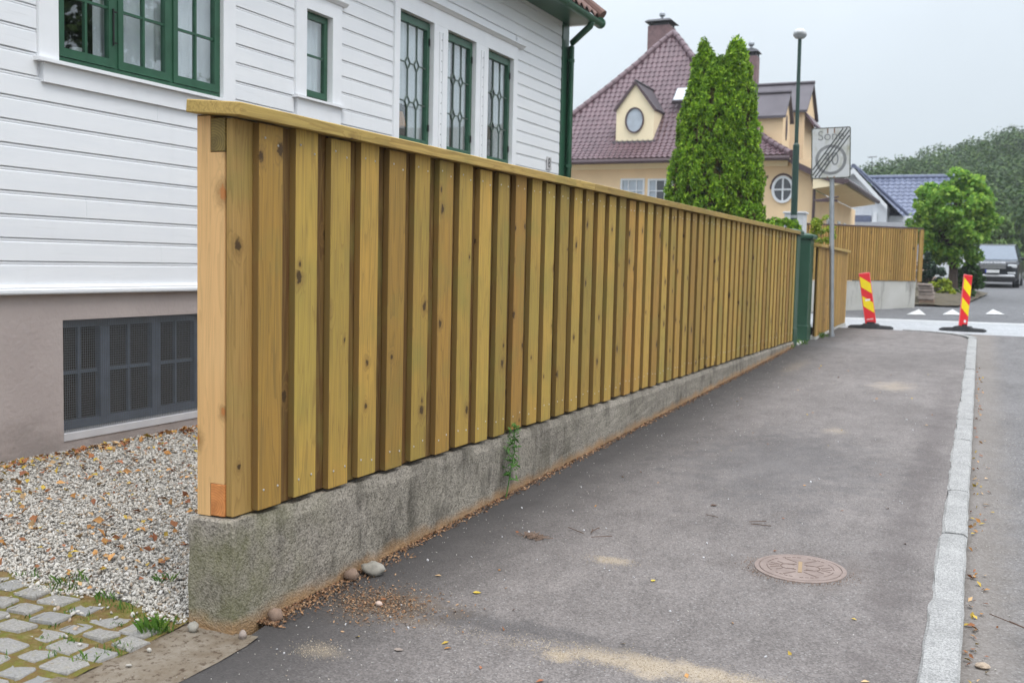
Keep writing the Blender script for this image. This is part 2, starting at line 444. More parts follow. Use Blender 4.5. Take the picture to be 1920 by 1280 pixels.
M['grass'] = foliage('grass_blades', (0.05, 0.12, 0.02), (0.10, 0.22, 0.03), (0.20, 0.30, 0.05), 0.3)
M['weed'] = foliage('weed_leaves', (0.06, 0.16, 0.03), (0.10, 0.25, 0.05), (0.16, 0.34, 0.06), 0.35)
M['bark'] = plain('bark', (0.075, 0.052, 0.04), 0.9, var=0.3, scale=14, bump=0.6)
M['earth'] = plain('earth', (0.09, 0.075, 0.05), 0.95, var=0.3, scale=3, bump=0.5)
M['rock'] = plain('grey_rock', (0.30, 0.28, 0.24), 0.85, var=0.25, scale=22, bump=0.6)
M['brownrock'] = plain('brown_rock', (0.22, 0.15, 0.11), 0.85, var=0.25, scale=22, bump=0.6)
M['pinkrock'] = plain('pink_rock', (0.46, 0.35, 0.29), 0.85, var=0.2, scale=3, bump=0.6)
M['slab'] = plain('brown_flagstone', (0.27, 0.22, 0.19), 0.85, var=0.25, scale=5, bump=0.6)
# houses far off
M['cream'] = plain('cream_render', (0.84, 0.62, 0.38), 0.85, var=0.05, scale=1.2, bump=0.15)
M['creamlight'] = plain('pale_cream_render', (0.88, 0.75, 0.51), 0.8, var=0.04, scale=1.2)
def tiles(name, a, b, rough):
    n = NT(name)
    i = n.noise(n.pos(), 1.1, 5, 0.6)
    c = n.mix(n.rng(i, 0.35, 0.65), a, b)
    c = n.mix(1.0, c, n.rng(n.noise(n.pos(), 7, 2), 0.3, 0.7, 0.82, 1.15), 'MULTIPLY')
    return n.set(c, rough, 0, 0.5)
M['purpletile'] = tiles('glazed_purple_tile', (0.105, 0.060, 0.070), (0.150, 0.090, 0.102), 0.42)
M['bluetile'] = tiles('blue_grey_tile', (0.10, 0.12, 0.19), (0.16, 0.185, 0.27), 0.4)
M['orangetile'] = tiles('orange_clay_tile', (0.13, 0.066, 0.05), (0.17, 0.092, 0.07), 0.7)
M['metalroof'] = plain('dark_sheet_metal', (0.10, 0.088, 0.098), 0.42, metal=0.3, var=0.15, scale=1.5)
M['gutterbrown'] = plain('brown_gutter_paint', (0.085, 0.055, 0.06), 0.4)
M['chimneybrick'] = plain('purple_grey_brick', (0.21, 0.135, 0.135), 0.85, var=0.25, scale=5)
M['capmetal'] = plain('chimney_cap_metal', (0.06, 0.06, 0.065), 0.45, metal=0.4)
M['whitefar'] = plain('white_render', (0.76, 0.78, 0.80), 0.6, var=0.03)
M['greywall'] = plain('grey_render', (0.42, 0.43, 0.46), 0.8)
M['cellarpane'] = plain('dusty_cellar_pane', (0.035, 0.028, 0.022), 0.5, var=0.3, spec=0.1)
M['darkglass'] = plain('dark_window_pane', (0.055, 0.06, 0.07), 0.06, var=0.1, spec=0.9)
M['palepane'] = plain('pane_before_pale_curtain', (0.42, 0.47, 0.52), 0.08, var=0.15, scale=3, spec=0.9)
M['skylight'] = plain('skylight_glass', (0.55, 0.60, 0.62), 0.05, spec=0.9)
# street furniture
M['galv'] = plain('galvanised_steel', (0.36, 0.38, 0.40), 0.42, metal=0.6, var=0.12, scale=10)
M['lampgreen'] = plain('lamp_post_green', (0.018, 0.05, 0.038), 0.4)
M['lampgrey'] = plain('lamp_housing', (0.55, 0.56, 0.57), 0.35)
M['lens'] = plain('lamp_lens', (0.30, 0.31, 0.32), 0.15)
n = NT('dirty_sign_face')
p = n.co('Object')
d_ = n.noise(n.mapping(p, (1, 1, 0.7)), 5.5, 5, 0.65)
c_ = n.mix(n.rng(d_, 0.45, 0.7), (0.52, 0.53, 0.53), (0.33, 0.33, 0.26))
M['signface'] = n.set(c_, 0.5, 0, 0.4)
M['signgrey'] = plain('faded_sign_print', (0.20, 0.205, 0.205), 0.5, var=0.2, scale=9)
M['signblack'] = plain('sign_stripe_print', (0.045, 0.05, 0.05), 0.5)
M['signback'] = plain('sign_edge', (0.06, 0.065, 0.05), 0.5)
M['red'] = plain('red_reflective', (0.70, 0.022, 0.030), 0.35, var=0.05)
M['yellow'] = plain('yellow_reflective', (0.85, 0.66, 0.01), 0.35, var=0.05)
M['redrim'] = plain('pale_red_rim', (0.80, 0.16, 0.17), 0.4)
M['rubber'] = plain('black_rubber', (0.022, 0.023, 0.025), 0.75, var=0.25, scale=12)
M['sticker'] = plain('white_sticker', (0.78, 0.78, 0.76), 0.5)
M['iron'] = None
n = NT('rusty_cast_iron')
p = n.pos()
c_ = n.mix(n.rng(n.noise(p, 11, 5, 0.65), 0.35, 0.65), (0.205, 0.158, 0.138), (0.275, 0.217, 0.192))
n.bump(n.noise(p, 160, 3), 0.3, 0.003)
M['iron'] = n.set(c_, 0.7, 0.1, 0.3)
M['ironlow'] = plain('iron_recess', (0.125, 0.085, 0.068), 0.8)
M['sandfill'] = plain('sand_in_relief', (0.30, 0.215, 0.13), 0.95)
M['screw'] = plain('zinc_screw', (0.62, 0.62, 0.60), 0.3, metal=0.8)
M['carpaint'] = plain('dark_grey_car_paint', (0.012, 0.015, 0.020), 0.22, spec=0.5)
M['carblack'] = plain('black_car_trim', (0.012, 0.012, 0.014), 0.45)
M['carglass'] = plain('windscreen_glass', (0.12, 0.155, 0.20), 0.05, spec=1.0)  # bluish base colour stands in for sky mirrored in the glass
M['chrome'] = plain('bright_grille', (0.62, 0.63, 0.64), 0.25, metal=0.7)
M['lampglass'] = plain('headlight_glass', (0.66, 0.68, 0.70), 0.12, spec=0.8)
M['plate'] = plain('plate_white', (0.78, 0.79, 0.79), 0.4)
M['blue'] = plain('plate_blue', (0.02, 0.05, 0.40), 0.4)
M['cabinet'] = plain('pale_grey_cabinet', (0.50, 0.51, 0.52), 0.6)
M['cup'] = plain('white_ceramic', (0.75, 0.75, 0.74), 0.25)

# ------------------------------------------------------------------ mesh helpers
def wloc(o):
    v = Vector((0, 0, 0))
    while o is not None:
        v = v + o.location
        o = o.parent
    return v

class MB:
    def __init__(self):
        self.v = []; self.f = []
    def add(self, vs, fs):
        b = len(self.v)
        self.v += [tuple(p) for p in vs]
        self.f += [tuple(i + b for i in f) for f in fs]
        return self
    def box(self, x0, x1, y0, y1, z0, z1):
        return self.add([(x0, y0, z0), (x1, y0, z0), (x1, y1, z0), (x0, y1, z0), (x0, y0, z1), (x1, y0, z1), (x1, y1, z1), (x0, y1, z1)],
                        [(3, 2, 1, 0), (4, 5, 6, 7), (0, 1, 5, 4), (1, 2, 6, 5), (2, 3, 7, 6), (3, 0, 4, 7)])
    def cbox(self, x0, x1, y0, y1, z0, z1, c):
        """box with eased edges"""
        def ring(z, k):
            a = c + k
            return [(x0 + a, y0 + k, z), (x1 - a, y0 + k, z), (x1 - k, y0 + a, z), (x1 - k, y1 - a, z),
                    (x1 - a, y1 - k, z), (x0 + a, y1 - k, z), (x0 + k, y1 - a, z), (x0 + k, y0 + a, z)]
        rings = [ring(z0, c), ring(z0 + c, 0), ring(z1 - c, 0), ring(z1, c)]
        return self.loft(rings)
    def loft(self, rings, cap=True, closed=True):
        n = len(rings[0]); b = len(self.v)
        for r in rings:
            self.v += [tuple(p) for p in r]
        for i in range(len(rings) - 1):
            for j in range(n if closed else n - 1):
                k = (j + 1) % n
                self.f.append((b + i * n + j, b + i * n + k, b + (i + 1) * n + k, b + (i + 1) * n + j))
        if cap:
            self.f.append(tuple(b + j for j in reversed(range(n))))
            self.f.append(tuple(b + (len(rings) - 1) * n + j for j in range(n)))
        return self
    def prism(self, poly, axis, a, b):
        """poly: 2D points; axis 0: (y,z) 1: (x,z) 2: (x,y)"""
        def P(q, t):
            return (t, q[0], q[1]) if axis == 0 else (q[0], t, q[1]) if axis == 1 else (q[0], q[1], t)
        return self.loft([[P(q, a) for q in poly], [P(q, b) for q in poly]])
    def bar(self, p, q, w, h=None, up=(0, 0, 1)):
        h = h or w
        p = Vector(p); q = Vector(q); d = (q - p).normalized()
        u = Vector(up)
        if abs(d.dot(u)) > 0.98:
            u = Vector((1, 0, 0))
        s = d.cross(u).normalized(); t = s.cross(d)
        def rg(c):
            return [c - s * w / 2 - t * h / 2, c + s * w / 2 - t * h / 2, c + s * w / 2 + t * h / 2, c - s * w / 2 + t * h / 2]
        return self.loft([rg(p), rg(q)])
    def tube(self, pts, r, n=10, caps=True):
        pts = [Vector(p) for p in pts]
        rings = []
        for i, p in enumerate(pts):
            a = pts[max(0, i - 1)]; b = pts[min(len(pts) - 1, i + 1)]
            d = (b - a).normalized()
            u = Vector((0, 0, 1)) if abs(d.z) < 0.95 else Vector((1, 0, 0))
            s = d.cross(u).normalized(); t = s.cross(d)
            rr = r[i] if isinstance(r, (list, tuple)) else r
            rings.append([p + s * rr * math.cos(2 * PI * k / n) + t * rr * math.sin(2 * PI * k / n) for k in range(n)])
        return self.loft(rings, caps)
    def lathe(self, prof, c=(0, 0, 0), n=24, sx=1.0, sy=1.0):
        rings = [[(c[0] + sx * r * math.cos(2 * PI * k / n), c[1] + sy * r * math.sin(2 * PI * k / n), c[2] + z) for k in range(n)] for r, z in prof]
        return self.loft(rings)
    def grid(self, nu, nv, fn):
        b = len(self.v)
        for i in range(nu + 1):
            for j in range(nv + 1):
                self.v.append(tuple(fn(i / nu, j / nv)))
        for i in range(nu):
            for j in range(nv):
                a = b + i * (nv + 1) + j
                self.f.append((a, a + nv + 1, a + nv + 2, a + 1))
        return self
    def build(self, name, mat, parent=None, world=True, origin=None, smooth=False, kind=None):
        if world:
            if origin is None:
                V = np.array(self.v, float)
                lo = V.min(0); hi = V.max(0)
                origin = ((lo[0] + hi[0]) / 2, (lo[1] + hi[1]) / 2, lo[2])
            vs = [(p[0] - origin[0], p[1] - origin[1], p[2] - origin[2]) for p in self.v]
            loc = Vector(origin) - (wloc(parent) if parent else Vector((0, 0, 0)))
        else:
            vs = self.v; loc = Vector((0, 0, 0))
        me = bpy.data.meshes.new(name)
        me.from_pydata(vs, [], self.f)
        me.update()
        o = link(name, me, mat, parent, loc, smooth)
        if kind:
            o['kind'] = kind
        return o

def link(name, me, mat=None, parent=None, loc=(0, 0, 0), smooth=False):
    if mat is not None and not me.materials:
        me.materials.append(M[mat])
    if smooth:
        me.polygons.foreach_set('use_smooth', [True] * len(me.polygons))
    o = bpy.data.objects.new(name, me)
    C.objects.link(o)
    if parent is not None:
        o.parent = parent
    o.location = loc
    return o

def tag(o, label, cat, group=None):
    o['label'] = label; o['category'] = cat
    if group:
        o['group'] = group
    return o

def thing(name, label, cat, loc=(0, 0, 0), group=None, rot=(0, 0, 0)):
    o = bpy.data.objects.new(name, None)
    o.empty_display_size = 0.2
    C.objects.link(o)
    o.location = loc; o.rotation_euler = rot
    return tag(o, label, cat, group)

def structure(o):
    o['kind'] = 'structure'
    return o

def copy_tree(o, parent=None):
    c = o.copy(); C.objects.link(c)
    if parent is not None:
        c.parent = parent
    for ch in list(o.children):
        copy_tree(ch, c)
    return c

def raw_mesh(name, V, F, mat, parent=None, loc=(0, 0, 0), smooth=False):
    """V (n,3) array, F (m,k) array of equal-sided polygons"""
    me = bpy.data.meshes.new(name)
    k = F.shape[1]
    me.vertices.add(len(V)); me.vertices.foreach_set('co', np.ascontiguousarray(V, dtype=np.float32).ravel())
    me.loops.add(F.size); me.loops.foreach_set('vertex_index', np.ascontiguousarray(F, dtype=np.int32).ravel())
    me.polygons.add(len(F)); me.polygons.foreach_set('loop_start', np.arange(0, F.size, k, dtype=np.int32))
    me.update(calc_edges=True)
    me.validate()
    return link(name, me, mat, parent, loc, smooth)

def text(name, body, mat, parent, loc, rot, size, extrude=0.0008, align='CENTER', xs=1.0):
    cu = bpy.data.curves.new(name, 'FONT')
    cu.body = body; cu.size = size; cu.extrude = extrude
    cu.align_x = align; cu.align_y = 'CENTER'
    tmp = bpy.data.objects.new(name, cu)
    C.objects.link(tmp)
    me = bpy.data.meshes.new_from_object(tmp.evaluated_get(bpy.context.evaluated_depsgraph_get()))
    bpy.data.objects.remove(tmp); bpy.data.curves.remove(cu)
    me.materials.clear()
    o = link(name, me, mat, parent, loc)
    o.rotation_euler = rot; o.scale = (xs, 1, 1)
    return o

YS = [-60, 3.16, 20.3, 26.0, 29.5, 48, 80, 160, 260]
ZS = [-1.55, 0, 0.42, 0.43, 0.57, 0.95, 1.9, 4.5, 9]
def gz(y):
    return float(np.interp(y, YS, ZS))

def leaf_quads(P, N, size, aspect=1.6, upbias=0.0, rng=NR, jitter=0.6, fold=0.25):
    """leaf-shaped 6-gons (two quads folded along the midrib) at points P, facing about N"""
    n = len(P)
    N = N + rng.normal(0, jitter, (n, 3)); N /= np.linalg.norm(N, axis=1)[:, None] + 1e-9
    T = rng.normal(0, 1, (n, 3)); T[:, 2] += upbias
    T -= N * (T * N).sum(1)[:, None]; T /= np.linalg.norm(T, axis=1)[:, None] + 1e-9
    B = np.cross(N, T)
    s = np.asarray(size) * rng.uniform(0.6, 1.3, n)[:, None]
    L = s * aspect / 2; W = s / 2
    base = P - T * L; tip = P + T * L
    l1 = P - B * W + N * W * fold - T * L * 0.15; r1 = P + B * W + N * W * fold - T * L * 0.15
    V = np.stack([base, r1, tip, l1], 1).reshape(-1, 3)
    i = np.arange(n)[:, None] * 4
    F = np.concatenate([i + [[0, 1, 2]], i + [[0, 2, 3]]], 1).reshape(-1, 3)
    return V, F

# ================================================================== GROUND
def sheet(name, x0, x1, ys, dz, mat, nx=1):
    mb = MB()
    xs = [x0 + (x1 - x0) * i / nx for i in range(nx + 1)]
    for y in ys:
        for x in xs:
            mb.v.append((x, y, gz(y) + dz))
    k = nx + 1
    for i in range(len(ys) - 1):
        for j in range(nx):
            mb.f.append((i * k + j, i * k + j + 1, (i + 1) * k + j + 1, (i + 1) * k + j))
    return structure(mb.build(name, mat, origin=(0, 0, 0)))

sheet('ground', -260, 260, [-60, -10, 3.16, 20.3, 26, 29.5, 43, 80, 160, 260], -0.16, 'earth')
KX0, KX1 = -0.245, -0.105    # kerb at the far end, see below
def kerb_x(y):
    """outer (road side) edge of the kerb"""
    return -0.01 - 0.0055 * max(0.0, y - 4)
# footpath: from the plinth wall to the kerb, rounded off at the corner
mb = MB()
ys = [-3, 0, 2, 3, 4, 5, 6, 8, 10, 12, 14, 16, 18, 19, 19.6, 20.0, 20.25, 20.4]
for y in ys:
    xr = kerb_x(y) - 0.13
    if y > 19.0:
        t = (y - 19.0) / 1.4
        xr = kerb_x(19) - 0.13 - 1.3 * (1 - math.sqrt(max(0, 1 - t * t)))
    xl = -2.70 if y > 3.3 else -2.56 - 0.0 * y
    for k in range(5):
        mb.v.append((xl + (xr - xl) * k / 4, y, gz(y)))
for i in range(len(ys) - 1):
    for j in range(4):
        mb.f.append((i * 5 + j, i * 5 + j + 1, i * 5 + 6 + j, i * 5 + 5 + j))
structure(mb.build('pavement', 'pavement', origin=(0, 0, 0)))
mb = MB()
ry = [-12, 0, 3.16, 8, 14, 17, 20.31]
for q in ry:
    d_ = float(np.interp(q, [-12, 13, 20.3], [-.055, -.055, -.010]))
    mb.v += [(-.20, q, gz(q) + d_), (7.2, q, gz(q) + d_)]
for i in range(len(ry) - 1):
    mb.f.append((2 * i, 2 * i + 1, 2 * i + 3, 2 * i + 2))
structure(mb.build('road', 'road', origin=(0, 0, 0)))
sheet('cross_road', -40, 40, [20.3, 22, 24, 26.2], -0.012, 'crossroad')
sheet('side_road', -2.2, 6.5, [26.2, 27, 28, 29.5, 33, 38, 43, 50, 60, 75], -0.012, 'sideroad', nx=2)
sheet('cross_road_verge', -40, -2.2, [26.2, 27, 28, 29.5], -0.02, 'sideroad', nx=2)
# white edge line, give-way triangles on the hump
mb = MB()
for (xa, ya, xb, yb) in [(-3.4, 24.35, 6.0, 25.6)]:
    mb.v += [(xa, ya, gz(ya) - 0.006), (xb, yb, gz(yb) - 0.006), (xb, yb + 0.35, gz(yb) - 0.006), (xa, ya + 0.35, gz(ya) - 0.006)]
    mb.f.append((0, 1, 2, 3))
structure(mb.build('road_edge_line', 'paint'))
mb = MB(); mb.v += [(-3.4, 25.0, gz(25) - 0.005), (6, 26.2, gz(26.2) - 0.005), (6, 27.3, gz(27.3) + 0.0), (-3.4, 26.3, gz(26.3) + 0.0)]; mb.f.append((0, 1, 2, 3))
structure(mb.build('ramp_strip', 'sideroad'))
for (xa, ya) in [(-1.52, 26.95), (-0.72, 27.35), (0.24, 28.0), (1.1, 28.4), (2.0, 28.9)]:
    mb = MB()
    t = [(xa - 0.22, ya), (xa + 0.22, ya + 0.10), (xa - 0.04, ya + 1.9)]
    mb.v += [(a, b, gz(b) + 0.004) for a, b in t]; mb.f.append((0, 1, 2))
    structure(mb.build('painted_triangle', 'paint'))

# kerb of granite blocks
kerb = bpy.data.objects.new('kerb', None); C.objects.link(kerb); structure(kerb)
y = 0.35; first = True
joints = [0.35, 1.45, 2.6, 3.72, 4.90, 6.07, 7.16, 8.04, 9.1, 10.2, 11.25, 12.3, 13.4, 14.4, 15.5, 16.5, 17.6, 18.5, 19.2]
for a, b in zip(joints[:-1], joints[1:]):
    mb = MB()
    L = b - a - 0.012
    xo = kerb_x((a + b) / 2)
    wd = R.uniform(0.128, 0.142)
    # block with a rough top: rings along the length
    rings = []
    ns = 9
    for i in range(ns):
        t = i / (ns - 1); yy = -L / 2 + t * L
        j = lambda s: R.uniform(-s, s)
        e = 0.010 if i in (0, ns - 1) else 0.0
        rings.append([(0 + j(.002), yy, -0.30), (0 + j(.003), yy, -0.012 - e + j(.002)), (-0.010 - e, yy, j(.0015) - e), (-wd * 0.5, yy, 0.003 + j(.002) - e),
                      (-wd + 0.012 + e + j(.004), yy, j(.002) - e), (-wd + j(.006), yy, -0.010 - e), (-wd, yy, -0.30)])
    mb.loft(rings)
    o = mb.build('kerb_stone', 'granite', kerb, world=False)
    yc = (a + b) / 2
    o.location = (xo, yc, gz(yc) + 0.012 + R.uniform(-.003, .003))
    o.rotation_euler = (math.atan(0.0245), R.uniform(-.01, .01), R.uniform(-.004, .004) + 0.0055)
# curved end of the kerb
for k in range(6):
    a0 = k / 6 * PI / 2; a1 = (k + 1) / 6 * PI / 2 - 0.02
    cx, cy, ro, ri = kerb_x(19.2) - 1.3, 19.2, 1.30, 1.17
    mb = MB()
    q = []
    for aa in (a0, (a0 + a1) / 2, a1):
        yo = cy + ro * math.sin(aa); yi = cy + ri * math.sin(aa)
        q.append([(cx + ro * math.cos(aa), yo, gz(yo) - 0.3), (cx + ro * math.cos(aa), yo, gz(yo) + 0.012),
                  (cx + ri * math.cos(aa), yi, gz(yi) + 0.012), (cx + ri * math.cos(aa), yi, gz(yi) - 0.3)])
    mb.loft(q)
    mb.build('kerb_stone', 'granite', kerb)

# ------------------------------------------------------------------ driveway: cement strip, setts, gravel
def drive_z(x, y):
    t = min(1.0, max(0.0, (-2.9 - x) / 2.9))
    return gz(min(y, 3.2)) + 0.004 + 0.02 * min(1, max(0, (y - 3.0) / 0.4)) + 0.085 * t
mb = MB()
mb.grid(24, 10, lambda u, v: (lambda x, y: (x, y, gz(y) + 0.004 + 0.012 * mnoise.noise((x * 9, y * 9, 0))))(
    -2.94 + v * (0.40 + 0.02 * math.sin(u * 9)), 1.2 + u * (3.17 - 1.2)))
structure(mb.build('cement_strip', 'cement', origin=(0, 0, 0)))
drive = MB()
drive.grid(24, 24, lambda u, v: (lambda x, y: (x, y, drive_z(x, y) + 0.001 + 0.012 * mnoise.noise((x * 7, y * 7, 3))))(-5.9 + 3.02 * v, 1.0 + 2.2 * u))
drive = structure(drive.build('cobbled_driveway', 'moss', origin=(0, 0, 0)))
sett_me = []
for k in range(7):
    mb = MB()
    n8 = 12
    base = []
    for i in range(n8):
        a = 2 * PI * i / n8 + 0.2
        ca, sa = math.cos(a), math.sin(a)
        e = 0.22
        x = math.copysign(abs(ca) ** e, ca) * 0.5 * R.uniform(0.82, 1.02); yv = math.copysign(abs(sa) ** e, sa) * 0.5 * R.uniform(0.82, 1.02)
        base.append((x, yv))
    def rg(s, z, jz=0.0):
        return [(x * s, yv * s, z + R.uniform(-jz, jz)) for x, yv in base]
    mb.loft([rg(1.0, -0.05), rg(1.0, -0.006, .003), rg(0.95, 0.001, .003), rg(0.6, 0.004, .004)], True)
    me = bpy.data.meshes.new('sett'); me.from_pydata(mb.v, [], mb.f); me.update(); me.materials.append(M['sett'])
    sett_me.append(me)
rows = 0
yy = 3.07
while yy > 1.55:
    xx = -2.86 + R.uniform(-0.06, 0.05)
    dpt = R.uniform(0.105, 0.128)
    lim = -4.75 if yy > 2.3 else -3.6
    while xx > lim:
        ln = R.uniform(0.12, 0.185)
        xc = xx - ln / 2
        yc = yy - dpt / 2 + (xc + 2.86) * -0.09 + R.uniform(-.012, .012)
        if R.random() > 0.03 and yc < 3.20:
            o = link('sett', R.choice(sett_me), None, drive)
            o.location = (xc, yc, drive_z(xc, yc) + 0.006 + R.uniform(-.006, .006))
            o.scale = (ln, dpt * R.uniform(0.92, 1.05), 1.0)
            o.rotation_euler = (R.uniform(-.05, .05), R.uniform(-.05, .05), R.uniform(-.10, .10) + 0.05)
        xx -= ln + R.uniform(0.010, 0.030)
    yy -= dpt + R.uniform(0.010, 0.024)

gb = MB()
gb.grid(30, 24, lambda u, v: (lambda x, y: (x, y, drive_z(x, y) - 0.012 + 0.012 * mnoise.noise((x * 5, y * 5, 3))))(-5.86 + 2.98 * v, 3.12 + 6 * u))
structure(gb.build('gravel_bed', 'gravelbed', origin=(0, 0, 0)))
def stones(name, P, size, mat, flat=0.6):
    ico = np.array([(0, .53, .85), (0, -.53, .85), (0, .53, -.85), (0, -.53, -.85), (.53, .85, 0), (-.53, .85, 0), (.53, -.85, 0), (-.53, -.85, 0), (.85, 0, .53), (-.85, 0, .53), (.85, 0, -.53), (-.85, 0, -.53)])
    fi = np.array([(0, 1, 8), (0, 8, 4), (0, 4, 5), (0, 5, 9), (0, 9, 1), (1, 6, 8), (8, 6, 10), (8, 10, 4), (4, 10, 2), (4, 2, 5), (5, 2, 11), (5, 11, 9), (9, 11, 7), (9, 7, 1), (1, 7, 6), (3, 6, 7), (3, 10, 6), (3, 2, 10), (3, 11, 2), (3, 7, 11)])
    n = len(P)
    sc = np.stack([NR.uniform(.6, 1.25, n), NR.uniform(.45, .95, n), NR.uniform(.3, .75, n) * flat / .6], 1) * (size * NR.uniform(.55, 1.35, n))[:, None] / 2
    V = ico[None] * (1 + NR.normal(0, .16, (n, 12, 1))) * sc[:, None, :]
    # random rotations
    q = NR.normal(0, 1, (n, 4)); q[:, 1:3] *= 0.5; q /= np.linalg.norm(q, axis=1)[:, None]
    a, b, c, d = q.T
    Rm = np.stack([1 - 2 * (c * c + d * d), 2 * (b * c - a * d), 2 * (b * d + a * c), 2 * (b * c + a * d), 1 - 2 * (b * b + d * d), 2 * (c * d - a * b), 2 * (b * d - a * c), 2 * (c * d + a * b), 1 - 2 * (b * b + c * c)], 1).reshape(n, 3, 3)
    V = np.einsum('nij,nkj->nki', Rm, V) + P[:, None, :]
    F = (fi[None] + (np.arange(n) * 12)[:, None, None]).reshape(-1, 3)
    o = raw_mesh(name, V.reshape(-1, 3), F, mat)
    o['kind'] = 'stuff'
    return o
n = 62000
gx = NR.uniform(-5.84, -2.885, n); gy = 3.10 + 4.3 * NR.uniform(0, 1, n) ** 1.25
keep = (gy > 3.17 + 0.05 * np.sin(gx * 9) - (gx + 2.9) * -0.03)
gx, gy = gx[keep], gy[keep]
gzv = np.array([drive_z(a, b) for a, b in zip(gx, gy)]) + NR.uniform(-.006, .012, len(gx))
stones('gravel', np.stack([gx, gy, gzv], 1), 0.0215, 'gravel', 0.4)
# spilled stones among the setts
n = 90
sx_ = NR.uniform(-4.6, -2.75, n); sy_ = 3.15 - np.abs(NR.normal(0, .16, n))
stones('spilled_gravel', np.stack([sx_, sy_, [drive_z(a, b) + .008 for a, b in zip(sx_, sy_)]], 1), 0.020, 'gravel')
# dry leaves on the gravel
n = 1900
lx = NR.uniform(-5.75, -2.92, n); ly = 3.2 + 3.6 * NR.uniform(0, 1, n)
near_wall = NR.random(n) < 0.25
lx[near_wall] = -5.76 + np.abs(NR.normal(0, .10, near_wall.sum()))
P = np.stack([lx, ly, [drive_z(a, b) + .022 for a, b in zip(lx, ly)]], 1)
V, F = leaf_quads(P, np.tile((0, 0, 1.0), (n, 1)), 1.0 * NR.choice([.016, .024, .036], n)[:, None], 1.5, jitter=0.45, fold=0.4)
o = raw_mesh('dry_leaves', V, F, 'leaves'); o['kind'] = 'stuff'
# grass and moss tufts between the setts and at the wall foot
def blades(name, spots, mat='grass', hmax=0.07):
    Vs = []; Fs = []; k = 0
    for (x, y, r, cnt, h) in spots:
        for _ in range(cnt):
            a = R.uniform(0, 2 * PI); rr = r * math.sqrt(R.random())
            px, py = x + rr * math.cos(a), y + rr * math.sin(a)
            z = drive_z(px, py) if px < -2.7 else gz(py)
            hh = h * R.uniform(.4, 1.1); b = R.uniform(0, 2 * PI); lean = R.uniform(.2, .9) * hh
            wd = R.uniform(.0015, .003)
            dx, dy = math.cos(b), math.sin(b)
            Vs += [(px - dy * wd, py + dx * wd, z), (px + dy * wd, py - dx * wd, z), (px + dx * lean * .4 + dy * wd * .7, py + dy * lean * .4 - dx * wd * .7, z + hh * .7), (px + dx * lean, py + dy * lean, z + hh)]
            Fs += [(k, k + 1, k + 2), (k, k + 2, k + 3)]; k += 4
    o = raw_mesh(name, np.array(Vs), np.array(Fs), mat); o['kind'] = 'stuff'
    return o
spots = [(-2.94, 3.02, .05, 70, .075), (-2.90, 3.06, .03, 30, .06), (-3.60, 3.20, .09, 60, .05), (-3.35, 3.17, .05, 30, .045), (-3.85, 3.21, .05, 25, .04), (-3.2, 3.14, .04, 20, .04), (-3.28, 3.45, .04, 26, .05), (-2.93, 2.82, .06, 26, .035), (-2.97, 2.70, .05, 26, .03)]
for _ in range(120):
    spots.append((R.uniform(-4.5, -2.85), R.uniform(2.1, 3.15), R.uniform(.02, .05), R.randint(5, 14), R.uniform(.012, .028)))
blades('grass_tufts', spots)

# ================================================================== PLINTH WALL AND FENCE
def wall_top(y):
    return float(np.interp(y, [3.1, 5.77, 16.2], [0.455, 0.435, 0.400]))
def rough_wall(name, x0, x1, y0, y1, ztop, zbot, mat, step_near, amp):
    """swept section with worn, uneven arrises and a gridded near end"""
    def section(y, k):
        zt, zb = ztop(y), zbot(y)
        cx, cz = (x0 + x1) / 2, (zt + zb) / 2
        ch = 0.012
        pts = []
        nz, nx = 12, 8
        corner = [(x1, zb), (x1, zt - ch), (x1 - ch, zt), (x0 + ch, zt), (x0, zt - ch), (x0, zb)]
        for i in range(nz): pts.append((x1, zb + (zt - ch - zb) * i / nz))
        for i in range(nx + 1): pts.append((x1 - ch - (x1 - x0 - 2 * ch) * i / nx, zt))
        for i in range(nz): pts.append((x0, zt - ch - (zt - ch - zb) * i / nz))
        out = []
        for (x, z) in pts:
            xx = cx + (x - cx) * k; zz = cz + (z - cz) * k
            q = Vector((xx * 9, y * 9, zz * 9))
            d1 = mnoise.noise(q) * amp + mnoise.noise(q * 3.7) * amp * 0.5
            d2 = mnoise.noise(q + Vector((31, 7, 3))) * amp + mnoise.noise(q * 3.7 + Vector((5, 5, 5))) * amp * 0.5
            d3 = mnoise.noise(q + Vector((3, 77, 3))) * amp
            out.append((xx + d1, y + d3, zz + d2))
        return out
    rings = [section(y0 + 0.004, k) for k in (0.05, 0.25, 0.45, 0.62, 0.78, 0.90, 0.97)]
    y = y0 + 0.012
    while y < y1:
        rings.append(section(y, 1.0)); y += step_near if y < y0 + 3 else step_near * 4
    rings.append(section(y1, 1.0))
    mb = MB(); mb.loft(rings)
    return mb.build(name, mat)
o = rough_wall('concrete_plinth_wall', -2.876, -2.644, 3.15, 16.15, wall_top, lambda y: gz(y) - 0.10, 'concrete', 0.03, 0.007)
tag(o, 'low weathered grey concrete wall carrying the long timber fence beside the footpath', 'wall')

